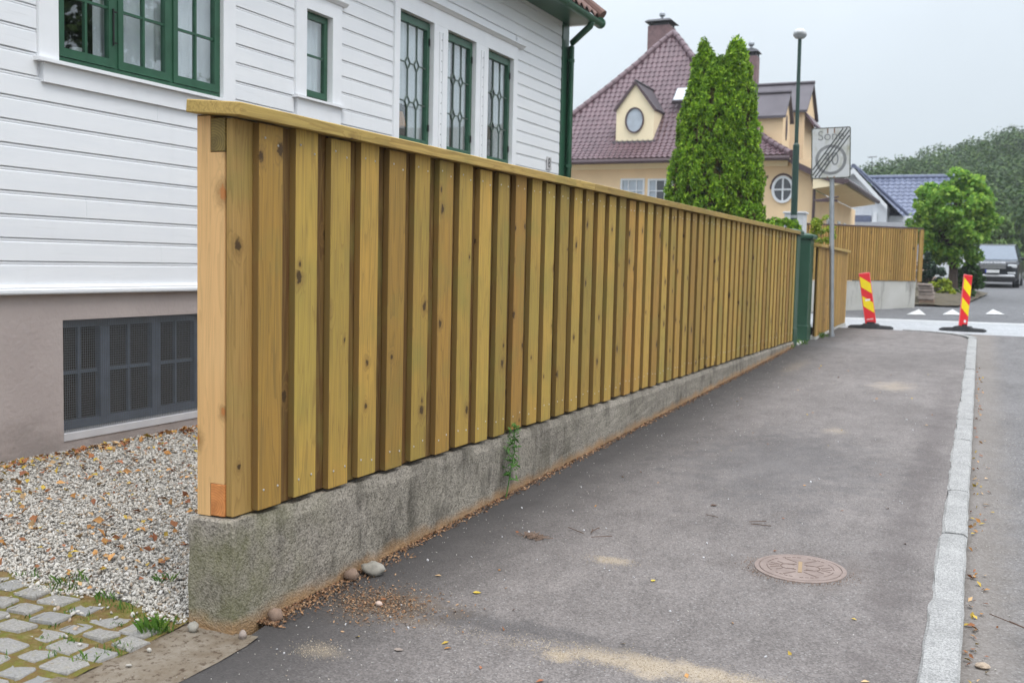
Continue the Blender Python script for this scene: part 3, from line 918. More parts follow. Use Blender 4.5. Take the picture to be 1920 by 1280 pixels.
fence = thing('timber_fence', 'long greenish brown board fence with sloped cap standing on the low concrete wall', 'fence', (-2.75, 3.2, 0.46))
def board_mesh(w_, t_, h_, c=0.003):
    mb = MB(); mb.cbox(-t_ / 2, t_ / 2, -w_ / 2, w_ / 2, 0, h_, c)
    me = bpy.data.meshes.new('board'); me.from_pydata(mb.v, [], mb.f); me.update(); me.materials.append(M['wood'])
    me.materials.append(M['woodedge'])          # narrow edges take a darker colour that paints in the gap shade
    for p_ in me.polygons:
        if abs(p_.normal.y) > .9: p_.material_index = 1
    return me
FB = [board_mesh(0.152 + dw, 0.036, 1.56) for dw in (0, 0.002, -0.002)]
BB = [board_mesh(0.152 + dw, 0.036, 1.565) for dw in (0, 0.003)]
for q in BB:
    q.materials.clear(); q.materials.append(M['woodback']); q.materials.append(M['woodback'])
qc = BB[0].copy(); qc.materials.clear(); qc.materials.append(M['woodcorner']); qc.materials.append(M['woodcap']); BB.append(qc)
starts = [3.305, 3.547, 3.800, 4.036, 4.285, 4.527, 4.786, 5.017, 5.267, 5.508, 5.752, 5.998]
while starts[-1] < 15.6:
    starts.append(5.998 + 0.2455 * (len(starts) - 11) + R.uniform(-.008, .008))
FX, BX = -2.662, -2.699
zb = lambda y: wall_top(y) + 0.022
screw = MB()
for i, y in enumerate(starts):
    o = link('board', FB[i % 3], None, fence)
    yc = y + 0.076
    h = 2.037 - zb(yc)
    o.location = Vector((FX + R.uniform(-.0015, .0015), yc, zb(yc) + R.uniform(-.006, .006))) - fence.location
    o.scale.z = h / 1.56
    o.rotation_euler = (R.uniform(-.0015, .0015), R.uniform(-.001, .001), R.uniform(-.008, .008))
    for zz in (2.037 - R.uniform(.06, .085), 2.037 - R.uniform(.06, .085), zb(yc) + R.uniform(.07, .09), zb(yc) + R.uniform(.07, .09)):
        pass
    for (dy, zz) in ((-.047, 1.965), (.045, 1.955), (-.047, 0.545), (.045, 0.553)):
        ys_ = yc + dy + R.uniform(-.006, .006); zs_ = zz + R.uniform(-.015, .015)
        rr = 0.0052
        ring = [(FX + 0.0185, ys_ + rr * math.cos(k * PI / 4), zs_ + rr * math.sin(k * PI / 4)) for k in range(8)]
        ring2 = [(FX + 0.0205, ys_ + rr * .8 * math.cos(k * PI / 4), zs_ + rr * .8 * math.sin(k * PI / 4)) for k in range(8)]
        screw.loft([ring, ring2])
screw.build('screw_heads', 'screw', fence, kind='stuff')
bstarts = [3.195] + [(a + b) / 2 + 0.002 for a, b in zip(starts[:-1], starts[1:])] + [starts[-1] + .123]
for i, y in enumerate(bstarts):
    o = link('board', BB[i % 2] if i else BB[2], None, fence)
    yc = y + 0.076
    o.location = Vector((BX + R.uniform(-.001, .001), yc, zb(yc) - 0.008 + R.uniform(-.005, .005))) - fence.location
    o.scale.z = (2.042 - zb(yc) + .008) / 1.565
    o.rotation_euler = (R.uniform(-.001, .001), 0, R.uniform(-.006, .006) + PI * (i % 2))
# posts with notched rails let in flush
def post(y):
    mb = MB()
    x0, xm, x1 = -2.858, -2.792, -2.722
    z0, z1 = wall_top(y) + 0.004, 2.046
    # profile in X/Z with notches for the rails on the board side
    prof = [(x0, z0), (xm, z0), (xm, z0 + .135), (x1, z0 + .135), (x1, 1.908), (xm, 1.908), (xm, z1 + .004), (x0, z1 + .010)]
    mb.prism(prof, 1, y, y + 0.098)
    mb.f = mb.f[:8]
    for yy_, flip in ((y, False), (y + .098, True)):
        for (a, b, c_, d) in ((x0, xm, z0, z1 + .004), (xm, x1, z0 + .135, 1.908)):
            b0 = len(mb.v); mb.v += [(a, yy_, c_), (b, yy_, c_), (b, yy_, d), (a, yy_, d)]
            mb.f.append((b0, b0 + 1, b0 + 2, b0 + 3) if not flip else (b0 + 3, b0 + 2, b0 + 1, b0))
    return mb.build('post', 'pine', fence)
for k, y in enumerate([3.19, 5.2, 7.2, 9.2, 11.2, 13.2, 15.2]):
    p_ = post(y)
    if k == 0:
        p_['label'] = 'raw orange pine end post'
for z0, z1, nm in ((1.911, 2.040, 'railend_top'), (0.462, 0.591, 'railend_low')):
    mb = MB(); mb.cbox(-2.789, -2.7195, 3.188, 15.98, z0, z1, 0.002)
    o = mb.build('rail', nm, fence, origin=(-2.755, 3.188, (z0 + z1) / 2))
# cap boards, tilted towards the street
def cap(y0, y1, first=False):
    L = y1 - y0
    mb = MB()
    wd, th = 0.268, 0.050
    mb.cbox(-wd / 2, wd / 2, 0, L, -th / 2, th / 2, 0.0035)
    o = mb.build('cap_board', 'woodcap', fence, world=False)
    o.location = Vector((-2.733, y0, 2.0735)) - fence.location
    o.rotation_euler = (0, math.radians(5.0), 0)
    return o
cap(3.135, 7.02); cap(7.024, 10.62); cap(10.624, 13.4); cap(13.404, 16.06)

# ------------------------------------------------------------------ green gate pillars
def pillar(x0, x1, y0, y1, z0, z1, label):
    t = thing('gate_pillar', label, 'gate post', ((x0 + x1) / 2, (y0 + y1) / 2, z0), 'green gate pillars')
    mb = MB(); mb.cbox(x0, x1, y0, y1, z0, z1, 0.01); mb.build('shaft', 'greenpost', t)
    mb = MB(); mb.cbox(x0 - .008, x1 + .008, y0 - .008, y1 + .008, z0, z0 + .30, 0.006); mb.build('base', 'greenpost', t)
    mb = MB()
    rings = []
    for k, z in ((.0, 0), (.035, 0.004), (.045, .03), (.045, .06), (.03, .075), (-.06, .10)):
        rings.append([(x0 - k, y0 - k, z1 + z), (x1 + k, y0 - k, z1 + z), (x1 + k, y1 + k, z1 + z), (x0 - k, y1 + k, z1 + z)])
    mb.loft(rings); mb.build('cap', 'greenpost', t)
    return t
pillar(-2.93, -2.655, 16.12, 16.42, 0.30, 2.03, 'green pillar closing the far end of the long fence')
pillar(-2.80, -2.615, 17.15, 17.52, 0.30, 2.0, 'green pillar behind the sign pole, where the short fence starts')
mb = MB(); mb.box(-2.95, -2.62, 16.42, 17.15, 0.0, 0.345)
o = mb.build('doorstep', 'concrete2'); tag(o, 'pale concrete threshold between the two green gate pillars', 'threshold')

# ------------------------------------------------------------------ short fence past the gate
f2 = thing('short_timber_fence', 'short yellowish board fence behind the traffic sign pole', 'fence', (-2.56, 17.5, 0.33))
def f2bot(y): return gz(y) + 0.05
y = 17.54; i = 0
while y < 21.35:
    for (dx, dy, lay) in ((0.024, 0.0, 0), (-0.020, 0.075, 1)):
        mb = MB(); 
        zt = 1.885 - (y - 17.5) * 0.006
        mb.cbox(-0.014, 0.014, -.05, .05, 0, zt - f2bot(y), .003)
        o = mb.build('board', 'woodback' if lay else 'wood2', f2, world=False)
        o.location = Vector((-2.56 + dx, y + .05 + dy, f2bot(y))) - f2.location
    y += 0.150; i += 1
mb = MB(); mb.cbox(-.09, .09, 0, 3.98, -.022, .022, .004)
o = mb.build('cap_board', 'woodcap', f2, world=False); o.location = Vector((-2.57, 17.5, 1.912)) - f2.location; o.rotation_euler = (-0.006, math.radians(4), 0)
mb = MB(); mb.box(-2.68, -2.50, 17.52, 21.4, 0.0, 0.0)
mb = MB(); mb.prism([(17.52, 0.1), (21.42, 0.1), (21.42, gz(21.4) + .045), (17.52, gz(17.52) + .045)], 0, -2.66, -2.515)
o = mb.build('kerb_wall', 'concrete2'); tag(o, 'low concrete footing under the short fence behind the sign pole', 'footing')

# ------------------------------------------------------------------ corner wall with tall honey-coloured fence across the side street
A = Vector((-4.75, 26.02, 0)); Bp = Vector((-1.80, 29.41, 0))
dv = (Bp - A).normalized(); nv = Vector((dv.y, -dv.x, 0))       # nv points to the street
t = thing('corner_wall', 'stained pale concrete wall below the tall honey coloured fence', 'wall', (A.x, A.y, 0.3))
def along(s, off, z): 
    p = A + dv * s + nv * off
    return (p.x, p.y, z)
Lw = (Bp - A).length + 0.13
mb = MB()
b0 = [along(0, 0, 0.2), along(Lw, 0, 0.3), along(Lw, -.22, 0.3), along(0, -.22, 0.2)]
t0 = [along(0, 0, 1.225), along(Lw, 0, 1.255), along(Lw, -.22, 1.255), along(0, -.22, 1.225)]
mb.loft([b0, t0]); mb.build('wall_panel', 'concrete2', t)
f3 = thing('tall_slat_fence', 'tall honey coloured vertical slat fence on the pale corner wall', 'fence', (A.x, A.y, 1.2))
s = -0.05; k = 0
sl = MB(); sl.cbox(-.027, .027, -.011, .011, 0, 1.39, .003)
slm = bpy.data.meshes.new('slat'); slm.from_pydata(sl.v, [], sl.f); slm.update(); slm.materials.append(M['wood2'])
ang = math.atan2(dv.y, dv.x)
slb = slm.copy(); slb.materials.clear(); slb.materials.append(M['woodback'])
while s < Lw - 0.02:
    off = 0.02
    o = link('slat', slm, None, f3)
    o.location = Vector(along(s, off, 1.26 + R.uniform(-.008, .008) + s * .004)) - f3.location
    o.rotation_euler = (0, 0, ang)
    st_ = 0.080 if s > 1.25 else 0.10
    o = link('slat', slb, None, f3)
    o.location = Vector(along(s + st_ / 2, off - .026, 1.26)) - f3.location
    o.rotation_euler = (0, 0, ang)
    s += st_
    k += 1
for q in range(1, 7):       # rounded end
    a = q * 14
    rad = 0.32
    c = A + dv * (Lw + 0.02) + nv * (0.02 - rad)
    d = nv * math.cos(math.radians(a)) + dv * math.sin(math.radians(a))
    p = c + d * rad
    o = link('slat', slm, None, f3); o.location = Vector((p.x, p.y, 1.26 - q * .002)) - f3.location; o.rotation_euler = (0, 0, ang - math.radians(a))
mb = MB()
mb.loft([[along(-.08, .045, 2.645), along(Lw + .02, .045, 2.665), along(Lw + .02, -.05, 2.665), along(-.08, -.05, 2.645)],
         [along(-.08, .045, 2.675), along(Lw + .02, .045, 2.695), along(Lw + .02, -.05, 2.695), along(-.08, -.05, 2.675)]])
pts = []
for q in range(0, 8):
    a = math.radians(q * 13); c = A + dv * (Lw + .02) + nv * (0.02 - .32); d = nv * math.cos(a) + dv * math.sin(a)
    p1 = c + d * .345; p2 = c + d * .25
    pts.append([(p1.x, p1.y, 2.665), (p2.x, p2.y, 2.665), (p2.x, p2.y, 2.695 - q * .003), (p1.x, p1.y, 2.695 - q * .003)])
mb.loft(pts); mb.build('cap_board', 'gutterbrown', f3)
mb = MB()
for z in (1.45, 2.5):
    mb.loft([[along(-.05, -.004, z), along(Lw, -.004, z), along(Lw, -.04, z), along(-.05, -.04, z)], [along(-.05, -.004, z + .09), along(Lw, -.004, z + .09), along(Lw, -.04, z + .09), along(-.05, -.04, z + .09)]])
mb.build('rail', 'wood2', f3)

# ================================================================== WHITE WEATHERBOARD HOUSE
HX = -5.80
house = thing('white_house', 'white weatherboarded house with green windows behind the long fence', 'house', (HX, 4.6, 0.1))
Y0, Y1 = 1.2, 14.35
def HY(u): return 4.6 + u
openings = [  # y0, y1, z0, z1 of the boarding gaps (casing outlines)
    (HY(.352), HY(2.312), 2.70, 4.42), (HY(3.14), HY(3.862), 2.90, 3.98), (HY(4.84), HY(7.945), 2.62, 4.385)]
glassop = [(HY(.512), HY(2.164), 2.80, 4.25), (HY(3.30), HY(3.712), 2.995, 3.79), (HY(4.945), HY(5.68), 2.795, 4.17), (HY(6.005), HY(6.73), 2.795, 4.17), (HY(7.065), HY(7.82), 2.795, 4.17)]
# structural wall behind the boards, cut round the glazing
def cut_wall(mb, x0, x1, y0, y1, z0, z1, holes):
    ys = sorted({y0, y1, *[h[0] for h in holes], *[h[1] for h in holes]})
    for a, b in zip(ys[:-1], ys[1:]):
        hs = sorted([h for h in holes if h[0] < (a + b) / 2 < h[1]], key=lambda h: h[2])
        z = z0
        for h in hs:
            if h[2] > z: mb.box(x0, x1, a, b, z, h[2])
            z = h[3]
        if z < z1: mb.box(x0, x1, a, b, z, z1)
mb = MB(); cut_wall(mb, HX - .30, HX - .022, Y0, Y1 - .02, 1.24, 5.30, glassop)
mb.box(HX - 8, HX - .30, Y1 - .25, Y1 - .02, 1.24, 5.3)
mb.build('wall', 'trimwhite', house)
# one board per course, cut round the windows
PT = 0.1535
prof = [(0.0, 0.002), (0.0, 0.013), (0.004, 0.0175), (0.123, 0.016), (0.126, 0.009), (0.1335, 0.0085), (0.137, 0.0125), (0.147, 0.0125), (0.1515, 0.002)]
z = 1.288
while z < 5.12:
    zc = z + PT / 2
    cuts = [(o_[0], o_[1]) for o_ in openings if o_[2] - 0.01 < z + PT and z < o_[3] - 0.02]
    segs = []; a = Y0
    for c0, c1 in sorted(cuts):
        segs.append((a, c0 - .002)); a = c1 + .002
    segs.append((a, Y1 - .24))
    for a, b in segs:
        if b - a < .05: continue
        # butt joint in long runs
        pieces = [(a, b)]
        if b - a > 5:
            j = a + (b - a) * R.uniform(.3, .7); pieces = [(a, j - .0008), (j + .0008, b)]
        for (p, q) in pieces:
            mb = MB()
            j0 = R.uniform(-.001, .001)
            mb.prism([(HX - .020 + o_ + j0, z + dz) for dz, o_ in prof], 1, p, q)
            mb.build('plank', 'white', house)
    z += PT
# water table and plinth
mb = MB()
mb.prism([(HX - .02, 1.222), (HX + .035, 1.222), (HX + .040, 1.232), (HX + .040, 1.250), (HX + .030, 1.258), (HX + .030, 1.268), (HX + .022, 1.274), (HX + .014, 1.288), (HX - .02, 1.290)], 1, Y0, Y1 + .01)
mb.build('water_table', 'white', house)
bw = (HY(.545), HY(2.25), 0.19, 1.035)
mb = MB(); cut_wall(mb, HX - .35, HX - .012, Y0, Y1, -0.15, 1.224, [bw])
mb.build('plinth', 'plaster', house)
mb = MB(); mb.box(HX - 8, HX - .36, Y1 - .3, Y1 - .001, -.15, 1.22); mb.build('plinth', 'plaster', house)
# basement window behind wire mesh
def fold(mb, x, ya, yb, za, zb, wv, amp, n=48):
    """hanging curtain"""
    mb.grid(n, 1, lambda u, v: (x + amp * math.sin(u * wv + 1.3 * math.sin(u * wv * .37)), ya + (yb - ya) * u, za + (zb - za) * v))
bwin = MB()
bx = HX - .13
ya, yb = bw[0], bw[1]
for (a, b, c_, d) in ((ya, yb, .25, .31), (ya, yb, .975, 1.035), (ya, ya + .05, .31, .975), (yb - .05, yb, .31, .975)):
    bwin.box(bx, bx + .05, a, b, c_, d)
bwin = bwin.build('basement_window', 'greyframe', house)
bwin['label'] = 'grey basement window behind wire mesh'
for yy_ in (ya + .43, ya + .95, ya + 1.42):
    mb = MB(); mb.box(bx + .002, bx + .06, yy_ - .045, yy_ + .045, .312, .973); mb.build('mullion', 'greyframe', bwin)
mb = MB()
for (a, b) in ((ya + .052, ya + .383), (ya + .477, ya + .903), (ya + .997, ya + 1.373)):
    mb.box(bx + .012, bx + .035, a, b, .64, .665)
    mb.box(bx + .012, bx + .035, (a + b) / 2 - .011, (a + b) / 2 + .011, .312, .638); mb.box(bx + .012, bx + .035, (a + b) / 2 - .011, (a + b) / 2 + .011, .667, .973)
mb.build('glazing_bar', 'greyframe', bwin)
mb = MB(); mb.box(bx + .004, bx + .008, ya + .05, yb - .05, .31, .975); mb.build('pane', 'cellarpane', bwin)
mb = MB()
yy_ = ya + .006
while yy_ < yb:
    x = HX - .018 - .004 * math.sin(yy_ * 9)
    mb.bar((x, yy_, .245), (x, yy_, 1.03), .0026); yy_ += .0175
zz = .25
while zz < 1.032:
    mb.bar((HX - .0205, ya, zz), (HX - .0205, yb, zz), .0026); zz += .0175
mb.build('wire_mesh', 'wire', bwin, kind='stuff')
mb = MB(); mb.prism([(HX - .14, .252), (HX - .006, .236), (HX - .006, .185), (HX - .14, .185)], 1, ya - .0, yb)
mb.build('sill', 'sillpaint', bwin)

def interior(win, g, depth=0.5):
    y0, y1, z0, z1 = g
    mb = MB()
    x1 = HX - .31; x0 = x1 - depth
    V_ = [(x1, y0 - .05, z0 - .1), (x1, y1 + .05, z0 - .1), (x1, y1 + .05, z1 + .1), (x1, y0 - .05, z1 + .1), (x0, y0 - .05, z0 - .1), (x0, y1 + .05, z0 - .1), (x0, y1 + .05, z1 + .1), (x0, y0 - .05, z1 + .1)]
    mb.add(V_, [(4, 5, 6, 7), (0, 1, 5, 4), (1, 2, 6, 5), (2, 3, 7, 6), (3, 0, 4, 7)])
    mb.build('room', 'dark', win)
def frame4(mb, x0, x1, y0, y1, z0, z1, wd, wb=None, wt=None):
    wb = wb or wd; wt = wt or wd
    mb.box(x0, x1, y0, y1, z0, z0 + wb); mb.box(x0, x1, y0, y1, z1 - wt, z1)
    mb.box(x0, x1, y0, y0 + wd, z0 + wb, z1 - wt); mb.box(x0, x1, y1 - wd, y1, z0 + wb, z1 - wt)

# --- large three-light window at the left
g = glassop[0]
mb = MB()
mb.box(HX - .022, HX + .018, openings[0][0], g[0], 2.79, 4.40); mb.box(HX - .022, HX + .018, g[1], openings[0][1], 2.70, 4.40)
mb.box(HX - .022, HX + .018, g[0], g[1], g[3], 4.40)
win = mb.build('window', 'trimwhite', house); win['label'] = 'wide three-light window with green casements'
mb = MB(); mb.prism([(HX - .03, 2.806), (HX + .06, 2.793), (HX + .06, 2.770), (HX - .03, 2.770)], 1, openings[0][0] - .03, openings[0][1] - .15); mb.build('sill', 'trimwhite', win)
mb = MB(); mb.box(HX - .022, HX + .022, openings[0][0] + .03, openings[0][1] - .151, 2.64, 2.768); mb.build('apron', 'trimwhite', win)
mb = MB(); frame4(mb, HX - .075, HX - .020, g[0], g[1], g[2] + .008, g[3], .022, .030); 
for yy_ in (HY(1.048), HY(1.605)): mb.box(HX - .075, HX - .022, yy_ - .018, yy_ + .018, g[2] + .04, g[3] - .024)
mb.build('frame', 'green', win)
for (a, b, op) in ((HY(.536), HY(1.028), 0.0), (HY(1.068), HY(1.585), 0.0), (HY(1.625), HY(2.140), .0)):
    sash = MB(); frame4(sash, HX - .060, HX - .012, a, b, g[2] + .042, g[3] - .026, .048, .060); sash = sash.build('sash', 'green', win)
    pa, pb, pz0, pz1 = a + .048, b - .048, g[2] + .102, g[3] - .074
    mb = MB(); mb.box(HX - .038, HX - .035, pa, pb, pz0, pz1); mb.build('pane', 'glass', win)
    mb = MB(); mid = (pa + pb) / 2
    mb.box(HX - .052, HX - .022, mid - .010, mid + .010, pz0, pz1)
    for zz in (pz0 + .36, pz0 + .72, pz0 + 1.08):
        mb.box(HX - .050, HX - .024, pa, mid - .0101, zz - .009, zz + .009); mb.box(HX - .050, HX - .024, mid + .0101, pb, zz - .009, zz + .009)
    mb.build('glazing_bar', 'green', win)
mb = MB()
for zz in (3.02, 3.24):
    mb.box(HX - .010, HX + .004, HY(1.02), HY(1.045), zz - .004, zz + .004)
mb.box(HX - .008, HX + .002, HY(1.008), HY(1.018), 3.0, 3.26)
mb.build('latch', 'black', win)
interior(win, g, 0.7)
mb = MB(); fold(mb, HX - .12, HY(.93), HY(1.10), 2.86, 4.2, 20, .010); fold(mb, HX - .12, HY(1.20), HY(2.15), 2.86, 4.2, 46, .016, 80); mb.build('curtain', 'curtain', win, smooth=True)
cup = thing('white_mug', 'small white mug on the inner sill of the wide window', 'mug', (HX - .13, HY(.80), 2.845))
mb = MB(); mb.lathe([(.0, 0), (.045, 0), (.05, .01), (.052, .10), (.047, .10), (.045, .015), (0, .012)], (HX - .13, HY(.80), 2.845), 16); mb.build('bowl', 'cup', cup)
mb = MB(); mb.tube([(HX - .13, HY(.80) + .05, 2.865), (HX - .13, HY(.80) + .085, 2.88), (HX - .13, HY(.80) + .085, 2.92), (HX - .13, HY(.80) + .05, 2.935)], .007, 6); mb.build('handle', 'cup', cup)
vase = MB(); vase.lathe([(0, 0), (.035, 0), (.045, .03), (.03, .09), (.018, .13), (.026, .15), (.012, .15), (0, .02)], (HX - .13, HY(.60), 2.845), 16)
tag(vase.build('small_vase', 'cup', smooth=True), 'small white vase beside the mug behind the left pane', 'vase')
mb = MB(); mb.box(HX - .30, HX - .076, g[0], g[1], 2.815, 2.845); mb.build('inner_sill', 'trimwhite', win)

# --- narrow single window
g = glassop[1]; op = openings[1]
mb = MB()
mb.box(HX - .022, HX + .018, op[0], g[0], 2.993, 3.93); mb.box(HX - .022, HX + .018, g[1], op[1], 2.993, 3.93); mb.box(HX - .022, HX + .018, g[0], g[1], g[3], 3.93)
win = mb.build('window', 'trimwhite', house); win['label'] = 'narrow two-pane window with green casement'
mb = MB(); mb.prism([(HX - .03, 2.992), (HX + .055, 2.982), (HX + .055, 2.962), (HX - .03, 2.962)], 1, op[0] - .02, op[1] + .05); mb.build('sill', 'trimwhite', win)
mb = MB(); mb.box(HX - .022, HX + .022, op[0] + .02, op[1] - .01, 2.80, 2.960); mb.build('apron', 'trimwhite', win)
mb = MB(); mb.prism([(HX - .022, 3.931), (HX + .03, 3.931), (HX + .06, 3.96), (HX + .06, 3.975), (HX - .022, 3.985)], 1, op[0] - .04, op[1] + .06); mb.build('crown', 'trimwhite', win)
mb = MB(); frame4(mb, HX - .090, HX - .045, g[0], g[1], g[2], g[3], .020); mb.build('frame', 'green', win)
mb = MB(); frame4(mb, HX - .075, HX - .035, g[0] + .021, g[1] - .021, g[2] + .021, g[3] - .021, .045, .055); mb.build('sash', 'green', win)
mb = MB(); mb.box(HX - .056, HX - .053, g[0] + .066, g[1] - .066, g[2] + .076, g[3] - .066); mb.build('pane', 'glass', win)
mb = MB(); mb.box(HX - .068, HX - .044, g[0] + .066, g[1] - .066, 3.385, 3.403); mb.build('glazing_bar', 'green', win)
mb = MB(); fold(mb, HX - .125, g[0] + .16, g[1], g[2], g[3], 20, .012); mb.build('curtain', 'curtain', win, smooth=True)
interior(win, g)

# --- three leaded windows in one white surround
op = openings[2]
mb = MB()
G = glassop[2:]
edges = [op[0]] + [v for g in G for v in (g[0], g[1])] + [op[1]]
for a, b in ((edges[0], edges[1]), (edges[2], edges[3]), (edges[4], edges[5]), (edges[6], edges[7])):
    mb.box(HX - .022, HX + .018, a, b, 2.62, 4.17)
mb.box(HX - .022, HX + .018, op[0], op[1], 4.171, 4.345)
for g in G: mb.box(HX - .022, HX + .018, g[0], g[1], 2.62, 2.794)
sur = mb.build('window_surround', 'trimwhite', house)
mb = MB(); mb.prism([(HX - .022, 4.346), (HX + .03, 4.346), (HX + .055, 4.372), (HX + .075, 4.378), (HX + .075, 4.392), (HX - .022, 4.402)], 1, op[0] - .04, op[1] + .14); mb.build('crown', 'trimwhite', sur)
for (a, b) in ((edges[2], edges[3]), (edges[4], edges[5])):
    m_ = (a + b) / 2 + .01
    for q, r_ in ((-.055, -.020), (.020, .055)):
        mb = MB(); mb.box(HX + .0185, HX + .030, m_ + q, m_ + r_, 2.62, 4.10); mb.build('mullion_strip', 'trimwhite', sur)
mb = MB()
for (a, b) in ((edges[2], edges[3]), (edges[4], edges[5])):
    m_ = (a + b) / 2 + .01
    for q in range(12):
        zz = 2.72 + q * .118
        mb.box(HX + .0184, HX + .0215, m_ - .007, m_ + .007, zz - .007, zz + .007)
mb.build('nail_heads', 'black', sur, kind='stuff')
for wi, g in enumerate(G):
    y0, y1, z0, z1 = g
    mb = MB(); frame4(mb, HX - .095, HX - .050, y0, y1, z0, z1, .018)
    win = mb.build('window', 'green', house); win['label'] = ('leaded green window nearest the narrow window', 'middle leaded green window', 'leaded green window nearest the downpipe')[wi]
    mb = MB(); frame4(mb, HX - .085, HX - .030, y0 + .019, y1 - .019, z0 + .019, z1 - .019, .055, .040, .075); mb.build('sash', 'green', win)
    pa, pb, pz0, pz1 = y0 + .074, y1 - .074, z0 + .059, z1 - .094
    mb = MB(); mb.box(HX - .060, HX - .057, pa, pb, pz0, pz1); mb.build('pane', 'glass', win)
    mb = MB()
    X = HX - .052
    W_ = pb - pa; c1, c2 = pa + W_ * .34, pa + W_ * .67
    H_ = pz1 - pz0
    za_, zb_ = pz0 + H_ * .655, pz0 + H_ * .315
    dw, dh = .052, .068
    def bar2(p, q): mb.bar((X, p[0], p[1]), (X, q[0], q[1]), .0125, .014, up=(1, 0, 0))
    for zc in (za_, zb_):
        for c in (c1, c2):
            bar2((c - dw, zc), (c, zc + dh)); bar2((c, zc + dh), (c + dw, zc)); bar2((c + dw, zc), (c, zc - dh)); bar2((c, zc - dh), (c - dw, zc))
        bar2((pa, zc + .0), (c1 - dw, zc)); bar2((c2 + dw, zc), (pb, zc)); bar2((c1 + dw, zc), (c2 - dw, zc))
    for c in (c1, c2):
        bar2((c, za_ + dh), (c, pz1)); bar2((c, zb_ + dh), (c, za_ - dh)); bar2((c, pz0), (c, zb_ - dh))
    mb.build('leaded_bars', 'lead', win)
    mb = MB()
    if wi == 0:
        fold(mb, HX - .125, y0, y1, z0 + .42, z1, 40, .014, 70); fold(mb, HX - .125, y0 + .40, y1, z0, z0 + .41, 20, .014, 30)
    else:
        fold(mb, HX - .125, y0, y0 + (.34 if wi == 1 else .22), z0, z1, 24, .014); fold(mb, HX - .125, y1 - .30, y1, z0, z1, 24, .014)
    mb.build('curtain', 'curtain', win, smooth=True)
    mb = MB()
    for zz in (3.0, 3.95): mb.box(HX - .028, HX - .012, y1 - .05, y1 - .038, zz - .04, zz + .04)
    mb.build('hinge', 'black', win)
    interior(win, g)
mb = MB(); mb.lathe([(.05, 0), (.09, -.16), (.085, -.16), (.045, 0)], (HX - .16, HY(5.22), 3.13), 16)
tag(mb.build('table_lamp_shade', 'orange'), 'amber lampshade standing behind the leaded window', 'lampshade')

# corner board, gutter, downpipe, eaves
mb = MB(); mb.box(HX - .02, HX + .012, Y1 - .235, Y1, 1.29, 5.02); mb.build('corner_board', 'green', house)
mb = MB(); mb.tube([(HX + .062, Y1 - .035, .12), (HX + .062, Y1 - .035, 4.70), (HX + .075, Y1 - .035, 4.76), (-5.36, 14.08, 4.925), (-5.33, 14.06, 4.99)], .047, 14); mb.build('downpipe', 'green', house, smooth=True)
mb = MB()
for zz in (2.96, 4.5): mb.tube([(HX + .062, Y1 - .035, zz - .02), (HX + .062, Y1 - .035, zz + .02)], .055, 14); mb.box(HX + .013, HX + .03, Y1 - .047, Y1 - .023, zz - .012, zz + .012)
mb.build('pipe_bracket', 'green', house)
gut = MB()
rg = []
for k in range(0, 9):
    a = PI + k * PI / 8
    rg.append((-5.33 + .072 * math.cos(a), 5.035 + .072 * math.sin(a)))
rg2 = [(-5.33 + .062 * math.cos(PI + k * PI / 8), 5.037 + .062 * math.sin(PI + k * PI / 8)) for k in range(8, -1, -1)]
gut.prism(rg + rg2, 1, 0.8, 14.42)
gut.build('gutter', 'green', house)
mb = MB(); mb.tube([(-5.33, 13.0, 5.035), (-5.33, 13.06, 5.035)], .078, 14); mb.tube([(-5.33, 14.38, 5.035), (-5.33, 14.43, 5.035)], .080, 14); mb.build('gutter_collar', 'green', house)
mb = MB(); mb.box(HX - .02, -5.42, 0.8, Y1 + .02, 5.022, 5.05); mb.build('soffit', 'green', house)
mb = MB(); mb.box(-5.419, -5.405, 0.8, Y1 + .10, 5.0, 5.12); mb.build('fascia', 'green', house)
mb = MB(); mb.box(HX - 3.2, -5.43, Y1 + .021, Y1 + .12, 5.03, 5.06); mb.build('soffit', 'trimwhite', house)
# roof deck and clay pantiles
def roof_z(x): return 5.10 + (-5.36 - x) * 0.9
mb = MB(); mb.prism([(-5.40, 5.075), (-5.40, 5.11), (-9.4, roof_z(-9.4)), (-9.4, roof_z(-9.4) - .05)], 1, .8, Y1 + .12); mb.build('roof_deck', 'trimwhite', house)
tile = MB()
def tprof(n=9): return [(k / (n - 1) * .23, .028 * math.sin(k / (n - 1) * 2 * PI - .4)) for k in range(n)]
tp = tprof()
tile.loft([[(0.0, y, z + .032) for y, z in tp] + [(0.0, y, z + .018) for y, z in reversed(tp)], [(-.30, y, .27 + z + .026) for y, z in tp] + [(-.30, y, .27 + z + .012) for y, z in reversed(tp)]])
tme = bpy.data.meshes.new('roof_tile'); tme.from_pydata(tile.v, [], tile.f); tme.update(); tme.materials.append(M['orangetile'])
for r_ in range(3):
    for c_ in range(12):
        o = link('roof_tile', tme, None, house)
        x = -5.36 - r_ * .27
        o.location = Vector((x, Y1 + .14 - .21 * (c_ + 1), roof_z(x) + .02)) - house.location
mb = MB(); mb.box(-9.3, -5.9, .8, Y1 - .3, roof_z(-5.9) + .05, roof_z(-5.9) + .051)
mb = MB()
for r_ in range(10):
    x = -5.33 - r_ * .30
    mb.tube([(x, Y1 + .15, roof_z(x) + .09), (x - .33, Y1 + .15, roof_z(x - .33) + .075)], [.085, .07], 10)
mb.build('verge_tile', 'orangetile', house)
# number plate
mb = MB(); mb.cbox(HX + .004, HX + .012, 13.62, 13.79, 2.855, 3.035, .002); npl = mb.build('number_plate', 'sillpaint', house)
text('number', '8', 'black', npl, (.0055, 0.0, .088), (PI / 2, 0, PI / 2), .19)

